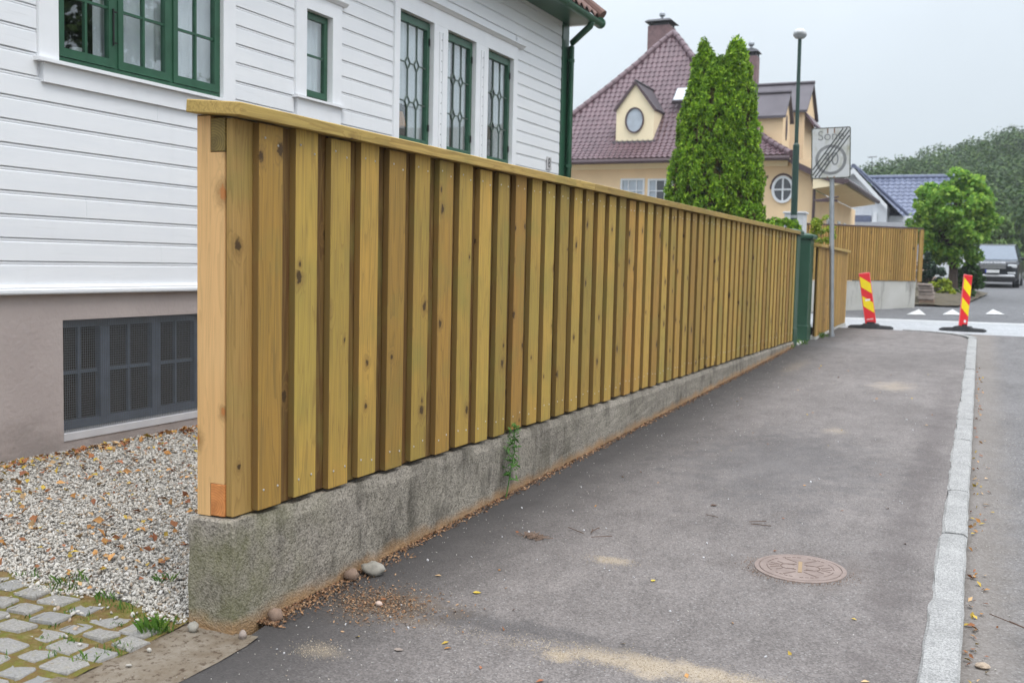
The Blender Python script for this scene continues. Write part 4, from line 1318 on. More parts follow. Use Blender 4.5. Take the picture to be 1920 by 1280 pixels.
# ================================================================== CREAM HOUSE
cream = thing('cream_house', 'cream rendered house with glazed purple tiled hip roof behind the conifer', 'house', (-10, 36, 0.8))
CX0, CX1, CY0, CY1 = -17.3, -5.45, 36.0, 48.0
mb = MB()
winr = [(-12.34, -11.42, 3.35, 4.68), (-11.30, -10.35, 3.35, 4.66)]
cutx = sorted(winr)
def cut_wall_x(mb, y0, y1, x0, x1, z0, z1, holes):
    xs = sorted({x0, x1, *[h[0] for h in holes], *[h[1] for h in holes]})
    for a, b in zip(xs[:-1], xs[1:]):
        z = z0
        for h in sorted([h for h in holes if h[0] < (a + b) / 2 < h[1]], key=lambda h: h[2]):
            if h[2] > z: mb.box(a, b, y0, y1, z, h[2])
            z = h[3]
        if z < z1: mb.box(a, b, y0, y1, z, z1)
cut_wall_x(mb, CY0, CY0 + .3, CX0, CX1, 0.4, 5.25, winr)
mb.box(CX1 - .3, CX1, CY0 + .301, CY1, .4, 4.2)
mb.build('wall', 'cream', cream)
mb = MB(); mb.box(CX0, -6.34, CY0 - .10, CY0 - .002, 5.02, 5.26); mb.build('cornice', 'creamlight', cream)
# bellcast hip roof of glazed pantiles
PK = (-12.0, 41.0)
SP = [0, .1, .2, .35, .5, .65, .8, .9, 1.0, 1.02]
SZ = [10.93, 10.30, 9.60, 8.66, 7.76, 6.88, 6.08, 5.70, 5.37, 5.32]
def rp(s): return float(np.interp(s, SP, SZ))
def face(name, o0, o1, cols_w, rows, mat, parent, amp=.030, step=.030, P=None):
    """tiled face between two hip edges: o0(s), o1(s) give the ends of a course"""
    mb = MB()
    for r_ in range(rows):
        s1 = (r_ + 1) / rows; s0 = r_ / rows
        a1 = Vector(o0(s1)); b1 = Vector(o1(s1)); a0 = Vector(o0(s0)); b0 = Vector(o1(s0))
        L = (b1 - a1).length
        if L < .05: continue
        d = (b1 - a1).normalized()
        L0 = (b0 - a0).length
        off0 = (a0 - a1).dot(d)
        nrm = d.cross((a0 + (b0 - a0) * .5) - (a1 + (b1 - a1) * .5)).normalized()
        if nrm.z < 0: nrm = -nrm
        n_ = max(2, int(L / cols_w * 6))
        lo = []; hi = []; low = []
        for k in range(n_ + 1):
            t = k / n_ * L
            wv = amp * math.sin((t - (PK[0] if P is None else P)) / cols_w * 2 * PI) 
            p1 = a1 + d * t
            tt = min(max(t, off0), off0 + L0)
            f = 1.0
            p0 = a0 + d * (tt - off0)
            lo.append(p1 + nrm * (wv + step)); hi.append(p0 + nrm * wv); low.append(p1 + nrm * (wv - .01))
        b = len(mb.v)
        mb.v += [tuple(p) for p in low + lo + hi]
        q = n_ + 1
        for k in range(n_):
            mb.f.append((b + k, b + k + 1, b + q + k + 1, b + q + k)); mb.f.append((b + q + k, b + q + k + 1, b + 2 * q + k + 1, b + 2 * q + k))
    o = mb.build(name, mat, parent, smooth=False)
    o['kind'] = 'stuff'
    return o
def hip(xr, yr): return lambda s: (PK[0] + xr * s, PK[1] + yr * s, rp(s))
hL, hR, hBR, hBL = hip(-5.3, -5.5), hip(5.8, -5.5), hip(5.8, 6.5), hip(-5.3, 6.5)
face('roof_tiles', hL, hR, .20, 29, 'purpletile', cream, .022, .022)
face('roof_tiles', hR, hBR, .20, 29, 'purpletile', cream, .022, .022)
mb = MB()
for e0, e1 in ((hBR, hBL), (hBL, hL)):
    mb.grid(10, 1, lambda u, v: Vector(e0(u)) * (1 - v) + Vector(e1(u)) * v)
mb.build('roof', 'purpletile', cream)
# ridge tiles along the two front hips
rt = MB()
rt.lathe([(0, -.02), (.13, -.02), (.125, .06), (.105, .40), (.0, .40)], n=12)
rtm = bpy.data.meshes.new('hip_tile'); rtm.from_pydata(rt.v, [], rt.f); rtm.update(); rtm.materials.append(M['purpletile'])
for e in (hL, hR):
    tot = 26
    for k in range(tot):
        s = 1.0 - k / tot
        a = Vector(e(s)); b = Vector(e(max(0.0, s - 1 / tot)))
        o = link('hip_tile', rtm, None, cream)
        o.location = a + Vector((0, 0, .03)) - cream.location
        o.rotation_euler = (b - a).to_track_quat('Z', 'Y').to_euler()
        o.scale.z = (b - a).length / .36
mb = MB()
mb.tube([(-17.3, 35.40, 5.24), (-6.2, 35.40, 5.24)], .085, 8); mb.build('gutter', 'gutterbrown', cream)
mb = MB(); mb.box(-17.3, -6.2, 35.45, 35.99, 5.20, 5.235); mb.build('soffit', 'creamlight', cream)
# windows
def grid_window(parent, x0, x1, z0, z1, y, nx, nz, fr='whitefar', pane='palepane', bar=.035, out=.04, glassx=None):
    mb = MB(); frame = .07
    mb.box(x0, x1, y - out, y + .06, z0, z0 + frame); mb.box(x0, x1, y - out, y + .06, z1 - frame, z1)
    mb.box(x0, x0 + frame, y - out, y + .06, z0 + frame, z1 - frame); mb.box(x1 - frame, x1, y - out, y + .06, z0 + frame, z1 - frame)
    wn_ = mb.build('window', fr, parent)
    mb = MB()
    for i in range(1, nx):
        x = x0 + (x1 - x0) * i / nx; mb.box(x - bar / 2, x + bar / 2, y - out + .01, y + .03, z0 + frame, z1 - frame)
    for i in range(1, nz):
        z = z0 + (z1 - z0) * i / nz; mb.box(x0 + frame, x1 - frame, y - out + .013, y + .027, z - bar / 2, z + bar / 2)
    mb.build('glazing_bar', fr, wn_)
    for i in range(nx):
        for k in range(nz):
            a = x0 + (x1 - x0) * i / nx; b = x0 + (x1 - x0) * (i + 1) / nx; c_ = z0 + (z1 - z0) * k / nz; d = z0 + (z1 - z0) * (k + 1) / nz
            mb = MB(); mb.box(max(a, x0 + frame) + .002, min(b, x1 - frame) - .002, y + .012, y + .018, max(c_, z0 + frame) + .002, min(d, z1 - frame) - .002)
            p_ = pane if (i, k) not in (glassx or ()) else 'darkglass'
            mb.build('pane', p_, wn_)
    return wn_
grid_window(cream, *winr[0], CY0, 3, 3)
grid_window(cream, *winr[1], CY0, 3, 3, glassx=((1, 2), (1, 1)))
mb = MB(); mb.box(-12.6, -10.2, CY0 + .301, CY0 + .33, 3.2, 4.8); mb.build('wall_lining', 'curtain', cream)
# round window
def disc_window(parent, cx, cz, y, rx, rz, rim, rimmat, cross, name='round_window', panemat='darkglass'):
    N_ = 32
    mb = MB()
    ro = [(cx + (rx + rim) * math.cos(2 * PI * k / N_), cz + (rz + rim) * math.sin(2 * PI * k / N_)) for k in range(N_)]
    ri = [(cx + rx * math.cos(2 * PI * k / N_), cz + rz * math.sin(2 * PI * k / N_)) for k in range(N_)]
    rings = [[(x, y + .0, z) for x, z in ro], [(x, y - .07, z) for x, z in ro], [(x, y - .07, z) for x, z in ri], [(x, y - .004, z) for x, z in ri]]
    mb.loft(rings, cap=False)
    o = mb.build(name, rimmat, parent)
    mb = MB(); mb.prism([(x, z) for x, z in ri], 1, y - .018, y - .006); mb.build('pane', panemat, o)
    if cross:
        mb = MB(); mb.box(cx - .028, cx + .028, y - .05, y - .019, cz - rz, cz + rz); mb.box(cx - rx, cx - .0281, y - .05, y - .019, cz - .028, cz + .028); mb.box(cx + .0281, cx + rx, y - .05, y - .019, cz - .028, cz + .028)
        mb.build('glazing_bar', 'whitefar', o)
    return o
disc_window(cream, -6.49, 4.23, CY0 - .002, .29, .38, .085, 'whitefar', True)
mb = MB()
pts = [(-6.49 + .41 * math.cos(a), CY0 - .05, 4.25 + .50 * math.sin(a)) for a in [PI * k / 12 for k in range(0, 13)]]
mb.tube(pts, .035, 6); mb.build('window_hood', 'gutterbrown', cream)
mb = MB(); mb.box(-7.12, -7.0, CY0 - .012, CY0 - .001, 4.62, 4.72); mb.build('vent', 'brownrock', cream)
mb = MB(); mb.tube([(CX1 + .02, CY0 - .08, .6), (CX1 + .02, CY0 - .08, 4.2), (CX1 - .05, CY0 - .3, 4.75)], .05, 8); mb.build('downpipe', 'gutterbrown', cream)
# swept side roof over the porch on the right
prof = [(-6.35, 5.40), (-5.9, 5.06), (-5.4, 4.82), (-4.9, 4.65), (-4.42, 4.54)]
top = prof; bot = [(x, z - .22) for x, z in prof]
mb = MB()
mb.loft([[(x, CY0 - .42, z) for x, z in top] + [(x, CY0 - .42, z - .10) for x, z in reversed(top)], [(x, 46.5, z) for x, z in top] + [(x, 46.5, z - .10) for x, z in reversed(top)]])
mb.build('side_roof', 'metalroof', cream)
mb = MB()
mb.loft([[(x, CY0 - .44, z + .015) for x, z in top] + [(x, CY0 - .44, z - .20) for x, z in reversed(top)], [(x, CY0 - .421, z + .015) for x, z in top] + [(x, CY0 - .421, z - .20) for x, z in reversed(top)]])
mb.build('bargeboard', 'gutterbrown', cream)
mb = MB()
mb.loft([[(-5.44, CY0 - .40, 4.68), (-4.46, CY0 - .40, 4.42), (-4.46, CY0 - .40, 4.36), (-5.44, CY0 - .40, 4.22)], [(-5.44, 46.4, 4.68), (-4.46, 46.4, 4.42), (-4.46, 46.4, 4.36), (-5.44, 46.4, 4.22)]])
mb.build('soffit', 'creamlight', cream)
mb = MB(); mb.tube([(-4.36, CY0 - .46, 4.47), (-4.36, 46.5, 4.47)], .085, 8); mb.build('gutter', 'gutterbrown', cream)
mb = MB(); mb.box(-5.30, -4.62, CY0 - .39, CY0 - .33, 3.78, 3.86); mb.tube([(-5.4, CY0 - .36, 3.82), (-4.6, CY0 - .36, 3.95)], .03, 6); mb.build('awning_rail', 'gutterbrown', cream)
for yy_ in (39.2, 42.2, 44.0):
    mb = MB(); mb.box(CX1 - .001, CX1 + .05, yy_ - .06, yy_ + .62, 1.7, 3.45); o = mb.build('window', 'whitefar', cream)
    mb = MB(); mb.box(CX1 + .051, CX1 + .056, yy_ + .03, yy_ + .53, 1.8, 3.35); mb.build('pane', 'darkglass', o)
# cross gables to the right
def gable(x1, yc, hw, zr, ze, zb_, over, name):
    x0 = PK[0] + 2
    g_ = MB(); g_.prism([(yc - hw + .12, zb_), (yc + hw - .12, zb_), (yc + hw - .12, ze), (yc, zr - .10), (yc - hw + .12, ze)], 0, x0, x1)
    g_ = g_.build('dormer', 'cream', cream); 
    mb = MB()
    sl_ = (zr - ze) / hw
    prof_ = [(yc - hw - .08, ze - .10), (yc, zr), (yc + hw + .08, ze - .10), (yc + hw + .08, ze - .19), (yc, zr - .10), (yc - hw - .08, ze - .19)]
    mb.prism(prof_, 0, x0 - .1, x1 + over); mb.build('dormer_roof', 'metalroof', g_)
    mb = MB(); mb.tube([(x0, yc, zr + .02), (x1 + over + .02, yc, zr + .02)], .07, 6); mb.build('ridge_cap', 'metalroof', g_)
    return g_
ga = gable(-6.78, 37.75, .78, 7.80, 6.98, 5.2, .12, 'dormer')
mb = MB(); mb.prism([(37.75 + .16 * math.cos(a), 6.55 + .45 * math.sin(a)) for a in [2 * PI * k / 16 for k in range(16)]], 0, -6.775, -6.76); mb.build('louvre', 'gutterbrown', ga)
gb_ = gable(-6.55, 41.4, 1.35, 8.72, 7.60, 5.0, .12, 'dormer')
mb = MB(); mb.loft([[(-6.60, 40.2, 7.55), (-6.60, 42.6, 7.55), (-6.15, 42.7, 6.98), (-6.15, 40.1, 6.98)], [(-6.62, 40.2, 7.45), (-6.62, 42.6, 7.45), (-6.20, 42.7, 6.9), (-6.20, 40.1, 6.9)]]); mb.build('pent_roof', 'purpletile', gb_)
# front dormer with an oval window
fd = MB(); fd.prism([(-12.80, 6.05), (-11.36, 6.05), (-11.36, 7.25), (-12.08, 8.18), (-12.80, 7.25)], 1, 36.62, 39.2)
fd = fd.build('dormer', 'creamlight', cream); fd['label'] = 'front dormer with an oval window'
mb = MB(); mb.prism([(-12.83, 7.20), (-12.08, 8.18), (-11.33, 7.20), (-11.28, 7.25), (-12.08, 8.28), (-12.88, 7.25)], 1, 36.56, 39.6); mb.build('dormer_roof', 'metalroof', fd)
mb = MB(); mb.prism([(-12.84, 7.17), (-12.08, 8.17), (-11.32, 7.17), (-11.25, 7.24), (-12.08, 8.30), (-12.91, 7.24)], 1, 36.53, 36.559); mb.build('bargeboard', 'gutterbrown', fd)
mb = MB(); mb.tube([(-12.08, 36.54, 8.29), (-12.08, 39.5, 8.29)], .05, 6); mb.build('ridge_cap', 'capmetal', fd)
mb = MB(); mb.box(-12.90, -11.26, 36.50, 36.62, 5.96, 6.10); mb.build('flashing', 'metalroof', fd)
disc_window(fd, -12.08, 6.86, 36.618, .31, .42, .05, 'gutterbrown', False, 'oval_window', 'palepane')
# skylight and chimneys
mb = MB()
mb.loft([[(-11.0, 37.72, 7.56), (-10.52, 37.72, 7.56), (-10.52, 38.36, 8.14), (-11.0, 38.36, 8.14)], [(-11.0, 37.62, 7.66), (-10.52, 37.62, 7.66), (-10.52, 38.26, 8.24), (-11.0, 38.26, 8.24)]])
o = mb.build('skylight', 'metalroof', cream)
mb = MB(); mb.loft([[(-10.95, 37.66, 7.71), (-10.57, 37.66, 7.71), (-10.57, 38.22, 8.22), (-10.95, 38.22, 8.22)], [(-10.95, 37.655, 7.716), (-10.57, 37.655, 7.716), (-10.57, 38.215, 8.226), (-10.95, 38.215, 8.226)]]); mb.build('pane', 'skylight', o)
def chimney(cx, cy, w_, z0, z1, cowl):
    mb = MB(); mb.box(cx - w_ / 2, cx + w_ / 2, cy - w_ / 2, cy + w_ / 2, z0, z1); ch = mb.build('chimney', 'chimneybrick', cream)
    mb = MB()
    for sx_ in (-1, 1):
        for sy_ in (-1, 1): mb.box(cx + sx_ * w_ * .42 - .03, cx + sx_ * w_ * .42 + .03, cy + sy_ * w_ * .42 - .03, cy + sy_ * w_ * .42 + .03, z1, z1 + .16)
    mb.box(cx - w_ * .36, cx + w_ * .36, cy - w_ * .36, cy + w_ * .36, z1, z1 + .12)
    e = w_ * .63
    mb.loft([[(cx - e, cy - e, z1 + .16), (cx + e, cy - e, z1 + .16), (cx + e, cy + e, z1 + .16), (cx - e, cy + e, z1 + .16)], [(cx - e * .8, cy - e * .8, z1 + .26), (cx + e * .8, cy - e * .8, z1 + .26), (cx + e * .8, cy + e * .8, z1 + .26), (cx - e * .8, cy + e * .8, z1 + .26)], [(cx - .1, cy - .1, z1 + .36), (cx + .1, cy - .1, z1 + .36), (cx + .1, cy + .1, z1 + .36), (cx - .1, cy + .1, z1 + .36)]])
    mb.build('chimney_cap', 'capmetal', ch)
    mb = MB(); mb.lathe([(.05, z1 + .34), (.06, z1 + .44), (.13, z1 + .5), (.13, z1 + .58), (.05, z1 + .66)], (cx, cy, 0), 10); mb.build('cowl', 'galv', ch)
chimney(-13.17, 43.2, .95, 8.3, 11.70, True)
chimney(-9.53, 44.2, .62, 7.0, 10.42, True)

# ================================================================== WHITE HOUSE WITH BLUE-GREY TILES
wh = thing('white_gabled_house', 'white gabled house with blue grey tiled roof between the cream house and the round tree', 'house', (-5.5, 58, 1.2))
# front gable facing the viewer, ridge along Y
apx, apz = -6.75, 7.02
mb = MB(); mb.prism([(-8.6, 1.0), (-4.98, 1.0), (-4.98, 4.95), (apx, 6.75), (-8.6, 4.95)], 1, 58, 66); mb.build('wall', 'whitefar', wh)
mb = MB(); mb.prism([(apx, apz - .02), (-4.95, 5.0), (-4.95, 4.76), (apx, 6.70), (-8.6, 4.76), (-8.6, 5.0)], 1, 57.62, 57.72); mb.build('bargeboard', 'whitefar', wh)
def rf(o0, o1, rows, nm='roof_tiles'): return face(nm, o0, o1, .30, rows, 'bluetile', wh, .03, .03, 0)
rf(lambda s: (apx + s * 2.55, 57.7, apz + .05 - s * 2.55 * 1.02), lambda s: (apx + s * 2.55, 66.0, apz + .05 - s * 2.55 * 1.02), 11)
mb = MB(); mb.grid(1, 1, lambda u, v: (apx - u * 2.2, 57.7 + v * 8, apz + .04 - u * 2.2 * 1.02)); mb.build('roof', 'bluetile', wh)
rf(lambda s: (-6.2, 62.5 - s * 3.2, 6.85 - s * 2.45), lambda s: (-1.2, 62.5 - s * 3.2, 6.85 - s * 2.45), 11)
mb = MB(); mb.tube([(-6.6, 62.5, 6.88), (-1.2, 62.5, 6.88)], .13, 8); mb.tube([(apx, 57.65, apz + .06), (apx, 62.5, apz + .06)], .13, 8); mb.tube([(apx + .25, 58.0, apz - .1), (-3.95, 59.2, 4.55)], .10, 8); mb.build('ridge_tiles', 'bluetile', wh)
mb = MB(); mb.box(-4.97, -1.2, 59.5, 66, 1.0, 4.4); mb.build('wall', 'whitefar', wh)
mb = MB(); mb.box(-4.94, -1.2, 59.1, 59.3, 4.20, 4.52); mb.build('fascia', 'whitefar', wh)
mb = MB(); mb.box(-7.4, -2.6, 55.5, 56.0, 1.0, 4.02); mb.build('garden_wall', 'greywall', wh)
grid_window(wh, -6.62, -6.22, 4.50, 5.12, 57.99, 2, 3, pane='darkglass', bar=.05)
grid_window(wh, -6.16, -5.78, 4.50, 5.12, 57.99, 2, 3, pane='darkglass', bar=.05)
mb = MB(); mb.box(-6.65, -5.75, 57.6, 57.99, 4.02, 4.46); mb.build('bay_roof', 'bluetile', wh)
mb = MB(); mb.prism([(-5.70, 3.95), (-5.42, 3.95), (-5.46, 4.62), (-5.58, 4.64)], 1, 57.5, 57.98); mb.build('buttress', 'whitefar', wh)
an = MB()
an.bar((-6.10, 60.4, 7.02), (-6.10, 60.4, 7.85), .025); an.bar((-6.3, 60.4, 7.8), (-5.85, 60.4, 7.83), .03); an.bar((-5.95, 60.4, 7.35), (-5.55, 60.4, 7.38), .03); an.bar((-6.1, 60.4, 7.36), (-5.95, 60.4, 7.36), .02)
for x in (-6.3, -6.2, -6.0, -5.9): an.bar((x, 60.1, 7.82), (x, 60.7, 7.82), .015)
an.build('aerial', 'capmetal', wh)

# ================================================================== TREES AND PLANTS
def thuja(name, cols, z0, n, label):
    t = thing(name, label, 'tree', (cols[0][0], cols[0][1], z0))
    P = []; N_ = []; Pb = []; Nb = []
    ZS_ = [0, .12, .35, .6, .8, .93, 1.0]; RS_ = [.95, 1.0, .93, .70, .45, .26, .03]
    per = 60
    for (cx, cy, R_, h, m_) in cols:
        k = int(n * m_ / per)
        zz = NR.uniform(0, 1, k) ** 1.2; th = NR.uniform(0, 2 * PI, k)
        lump = np.array([mnoise.noise((math.cos(a) * 2.2 + cx, math.sin(a) * 2.2, q * h * 1.5)) for a, q in zip(th, zz)])
        r = R_ * np.interp(zz, ZS_, RS_) * (1 + .22 * lump) * NR.uniform(.84, 1.03, k)
        c = np.stack([cx + r * np.cos(th), cy + r * np.sin(th), z0 + zz * h], 1)
        out = np.stack([np.cos(th), np.sin(th), np.full(k, .55)], 1)
        c = np.repeat(c, per, 0); o_ = np.repeat(out, per, 0)
        d = NR.normal(0, 1, (k * per, 3)); d /= np.linalg.norm(d, axis=1)[:, None]
        d = d + o_ * .55; d /= np.linalg.norm(d, axis=1)[:, None]
        cr = np.repeat(NR.uniform(.05, .11, k), per)[:, None] * NR.uniform(.55, 1.1, (k * per, 1))
        P.append(c + d * cr * np.array([.9, .9, 1.9])); N_.append(np.cross(d, NR.normal(0, 1, (k * per, 3))) + d * .35)
    P = np.concatenate(P); N_ = np.concatenate(N_)
    V, F = leaf_quads(P, N_, .032, 2.7, upbias=1.3, jitter=.5, fold=.3)
    raw_mesh('crown', V, F, 'thuja', t, -Vector(t.location))
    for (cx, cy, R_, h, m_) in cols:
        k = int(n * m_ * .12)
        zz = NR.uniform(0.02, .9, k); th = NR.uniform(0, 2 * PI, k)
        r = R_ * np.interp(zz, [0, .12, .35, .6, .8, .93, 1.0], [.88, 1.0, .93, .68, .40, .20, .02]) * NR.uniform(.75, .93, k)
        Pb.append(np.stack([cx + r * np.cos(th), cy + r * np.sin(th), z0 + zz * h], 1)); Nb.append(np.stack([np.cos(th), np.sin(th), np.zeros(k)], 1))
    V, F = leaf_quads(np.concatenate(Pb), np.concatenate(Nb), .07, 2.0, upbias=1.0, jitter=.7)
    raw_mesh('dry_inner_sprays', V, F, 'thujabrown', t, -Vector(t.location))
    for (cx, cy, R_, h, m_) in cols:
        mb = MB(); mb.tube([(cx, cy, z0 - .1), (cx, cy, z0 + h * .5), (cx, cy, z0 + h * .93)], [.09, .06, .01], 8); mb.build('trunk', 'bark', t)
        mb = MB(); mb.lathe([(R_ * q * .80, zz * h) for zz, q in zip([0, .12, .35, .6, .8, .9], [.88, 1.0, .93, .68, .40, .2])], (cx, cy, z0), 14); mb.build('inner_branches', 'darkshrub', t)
    return t
thuja('thuja_tree', [(-4.98, 19.1, .70, 5.12, .36), (-4.36, 19.0, .70, 5.16, .36), (-4.66, 18.92, .90, 4.78, .52)], .45, 125000, 'tall bright green conifer with two pointed tops above the long fence')

def branchy_tree(name, label, base, h_trunk, cz, rx, ry, rz, clumps, per, leaf, mat, rseed, cat='tree', trunk_r=.11, stems=1, parts=True, jitter=.8):
    rr = random.Random(rseed)
    t = thing(name, label, cat, base)
    bx_, by_, bz_ = base
    tr = MB()
    ends = []
    for s_ in range(stems):
        x0 = bx_ + (rr.uniform(-.12, .12) if stems > 1 else 0); y0 = by_ + (rr.uniform(-.12, .12) if stems > 1 else 0)
        topx = bx_ + rr.uniform(-.15, .15) * rx; topy = by_ + rr.uniform(-.15, .15) * ry
        tr.tube([(x0, y0, bz_ - .1), (x0 + (topx - x0) * .4, y0 + (topy - y0) * .4, bz_ + h_trunk * .6), (topx, topy, bz_ + h_trunk), (topx + rr.uniform(-.1, .1), topy, cz + rz * .5)], [trunk_r * 1.25, trunk_r, trunk_r * .8, trunk_r * .2], 8)
    cl_ = []
    for k in range(clumps):
        for _ in range(20):
            u = Vector((rr.gauss(0, 1), rr.gauss(0, 1), rr.gauss(0, 1))).normalized()
            q = rr.uniform(.45, 1.0) ** .6
            c = Vector((bx_ + u.x * rx * q, by_ + u.y * ry * q, cz + u.z * rz * q))
            nz_ = mnoise.noise((u.x * 1.9 + rseed, u.y * 1.9, u.z * 1.9))
            if nz_ > -.25 + (.15 if q > .9 else 0): break
        cl_.append((c, u, q))
        if k % 3 == 0:
            s0 = Vector((bx_, by_, bz_ + h_trunk * rr.uniform(.75, 1.2)))
            mid = s0.lerp(c, .5) + Vector((0, 0, .08 * rz))
            tr.tube([s0, mid, c], [trunk_r * .35, trunk_r * .2, trunk_r * .05], 5)
    tr.build('trunk', 'bark', t)
    n_ = clumps * per
    Cc = np.repeat(np.array([c for c, u, q in cl_]), per, 0)
    rad = (rx + ry + rz) / 3 * .22
    Dd = NR.normal(0, 1, (n_, 3)); Dd /= np.linalg.norm(Dd, axis=1)[:, None]
    P = Cc + Dd * (NR.uniform(.2, 1, n_) ** .5)[:, None] * rad * np.array([1, 1, .75])
    up_ = Dd * .5 + np.array([0, 0, .8])
    V, F = leaf_quads(P, up_, leaf, 1.35, jitter=jitter, fold=.3)
    raw_mesh('crown', V, F, mat, t, -Vector(base))
    return t
branchy_tree('broadleaf_tree', 'round lime green broadleaf tree at the street corner beside the parked car', (-1.05, 36.3, .74), 1.5, 3.28, 1.26, 1.26, 1.52, 165, 75, .12, 'maple', 5, trunk_r=.13, stems=2)
# planted corner bed
bed = MB()
bed.grid(12, 12, lambda u, v: (lambda x, y: (x, y, gz(y) + .04 + .32 * math.sin(PI * u) ** .5 * math.sin(PI * v) ** .5 + .05 * mnoise.noise((x * 2, y * 2, 0))))(-3.0 + u * 2.55 + v * .75 - .2, 30.3 + v * 9.5))
structure(bed.build('planting_bed', 'earth', origin=(0, 0, 0)))
branchy_tree('fern_shrub', 'low yellow green feathery shrub at the end of the pale wall', (-1.22, 33.2, .60), .25, .93, .42, .42, .36, 46, 60, .075, 'fern', 8, 'shrub', .02)
branchy_tree('dark_conifer_shrub', 'small dark needled shrub beside the end of the slat fence', (-1.58, 33.6, .7), .4, 1.45, .42, .45, .62, 46, 60, .07, 'darkshrub', 9, 'shrub', .03)
branchy_tree('leafy_shrub', 'dense mid green shrub right of the round tree trunk', (-.52, 37.4, .8), .4, 1.35, .42, .5, .55, 60, 60, .11, 'shrub', 10, 'shrub', .03)
branchy_tree('low_red_shrub', 'low reddish green shrub in front of the round tree trunk', (-.62, 34.6, .78), .1, .92, .32, .35, .16, 26, 40, .07, 'shrub', 14, 'shrub', .02)
branchy_tree('pine_shrub', 'pale green loose conifer behind the round tree and the car', (.35, 56.5, 1.15), 1.6, 3.1, 1.05, .9, 1.4, 70, 60, .12, 'softgreen', 12, 'tree', .06)
branchy_tree('garden_shrub', 'light leafy shrub behind the first green pillar', (-3.55, 19.6, .5), 1.0, 2.12, .42, .4, .38, 36, 50, .07, 'thuja', 17, 'shrub', .03)
branchy_tree('climbing_shrub', 'sparse leafy sprigs between the pillar and the slat fence', (-3.02, 21.5, .5), 1.2, 2.30, .30, .3, .35, 22, 26, .06, 'fern', 18, 'shrub', .015)
# stacked flagstones, pink rocks and edging at the corner
def boulder(mb, c, r, seed, flat=.7, nseg=10, nring=6):
    rings = []
    for i in range(nring + 1):
        ph = -PI / 2 + PI * i / nring
        ring = []
        for k in range(nseg):
            a = 2 * PI * k / nseg
            d = Vector((math.cos(a) * math.cos(ph), math.sin(a) * math.cos(ph), math.sin(ph)))
            q = 1 + .28 * mnoise.noise(d * 1.7 + Vector((seed * 3.1, seed, 0)))
            ring.append((c[0] + d.x * r[0] * q, c[1] + d.y * r[1] * q, c[2] + d.z * r[2] * q))
        rings.append(ring)
    mb.loft(rings)
lw = thing('flagstone_stack', 'short stack of brown flagstones at the end of the pale wall', 'stone wall', (-1.55, 30.9, .6))
zz = .56
for k in range(6):
    h = (.20, .12, .10, .075, .085, .07)[k]
    mb = MB(); d = R.uniform(-.03, .03)
    mb.cbox(-1.70 + d, -1.28 + d * .5 - k * .015, 30.45 + d, 31.3, zz, zz + h - .008, .014)
    mb.build('flagstone', 'slab' if k else 'brownrock', lw); zz += h
for k, (x, y, z, r_) in enumerate([(-1.75, 34.6, 1.35, .30), (-1.45, 34.8, 1.1, .34), (-1.9, 35.2, 1.75, .28)]):
    mb = MB(); boulder(mb, (x, y, z), (r_, r_ * .9, r_ * .75), k + 3); o = mb.build('boulder', 'pinkrock')
    tag(o, ('pinkish boulder at the foot of the corner tree, middle of three', 'lowest and largest pinkish boulder beside the dark shrub', 'uppermost pinkish boulder peeping past the fence end')[k], 'rock', 'pink boulders by the fence end')
edging = bpy.data.objects.new('bed_edging', None); C.objects.link(edging); structure(edging)
for k in range(14):
    t_ = k / 13
    x = -1.10 + t_ * 1.05 - .35 * math.sin(t_ * PI); y = 32.6 + t_ * 8.0
    x = np.interp(y, [32.6, 35, 38, 40.6], [-1.0, -.72, -.55, -.45])
    mb = MB(); mb.cbox(-.10, .10, -.27, .27, 0, .22 + R.uniform(-.02, .02), .02); o = mb.build('edging_stone', 'slab', edging, world=False); o.location = (x, y, gz(y) - .04); o.rotation_euler = (0, 0, -.08)

# wooded hillside
def hill_z(x, y):
    rise = float(np.interp(y, [75, 95, 120, 150, 185, 230], [0, 3.0, 8.5, 15.5, 17.0, 10]))
    side = float(np.interp(x, [-60, -30, -16, -8, 0, 8, 25, 60], [0.15, .30, .58, .78, .93, 1.08, 1.45, 1.6]))
    return gz(min(y, 75)) - .3 + .90 * rise * side + .8 * mnoise.noise((x * .05, y * .05, 2))
mb = MB(); mb.grid(40, 24, lambda u, v: (lambda x, y: (x, y, hill_z(x, y)))(-70 + 150 * u, 74 + 150 * v))
structure(mb.build('hill', 'earth', origin=(0, 0, 0), smooth=True))
def crown_cloud(centres, per, leaf, mat, name):
    Pl = []; Nl = []
    for (x, y, z, r_) in centres:
        d = NR.normal(0, 1, (per, 3)); d[:, 2] = np.abs(d[:, 2]) * 1.0 - .35; d /= np.linalg.norm(d, axis=1)[:, None]
        q = 1 + .30 * np.array([mnoise.noise((a * 2.1 + x, b * 2.1 + y, c * 2.1)) for a, b, c in d])
        p = d * q[:, None] * NR.uniform(.78, 1.03, per)[:, None] * np.array([r_, r_, r_ * .95]) + np.array([x, y, z])
        Pl.append(p); Nl.append(d + np.array([0, 0, .5]))
    V, F = leaf_quads(np.concatenate(Pl), np.concatenate(Nl), leaf, 1.3, jitter=.6)
    o = raw_mesh(name, V, F, mat)
    return o
cs = []
y = 84.0
while y < 175:
    x = -34 + R.uniform(0, 3)
    while x < 30:
        if x > -.42 * y * .9 - 8 and x < y * .2 + 8:
            r_ = R.uniform(1.7, 3.4)
            cs.append((x + R.uniform(-1, 1), y + R.uniform(-2, 2), hill_z(x, y) + R.uniform(2.0, 4.2), r_))
        x += R.uniform(2.6, 4.2)
    y += 5.0
fo = crown_cloud(cs, 620, .27, 'forest', 'forest'); fo['kind'] = 'stuff'
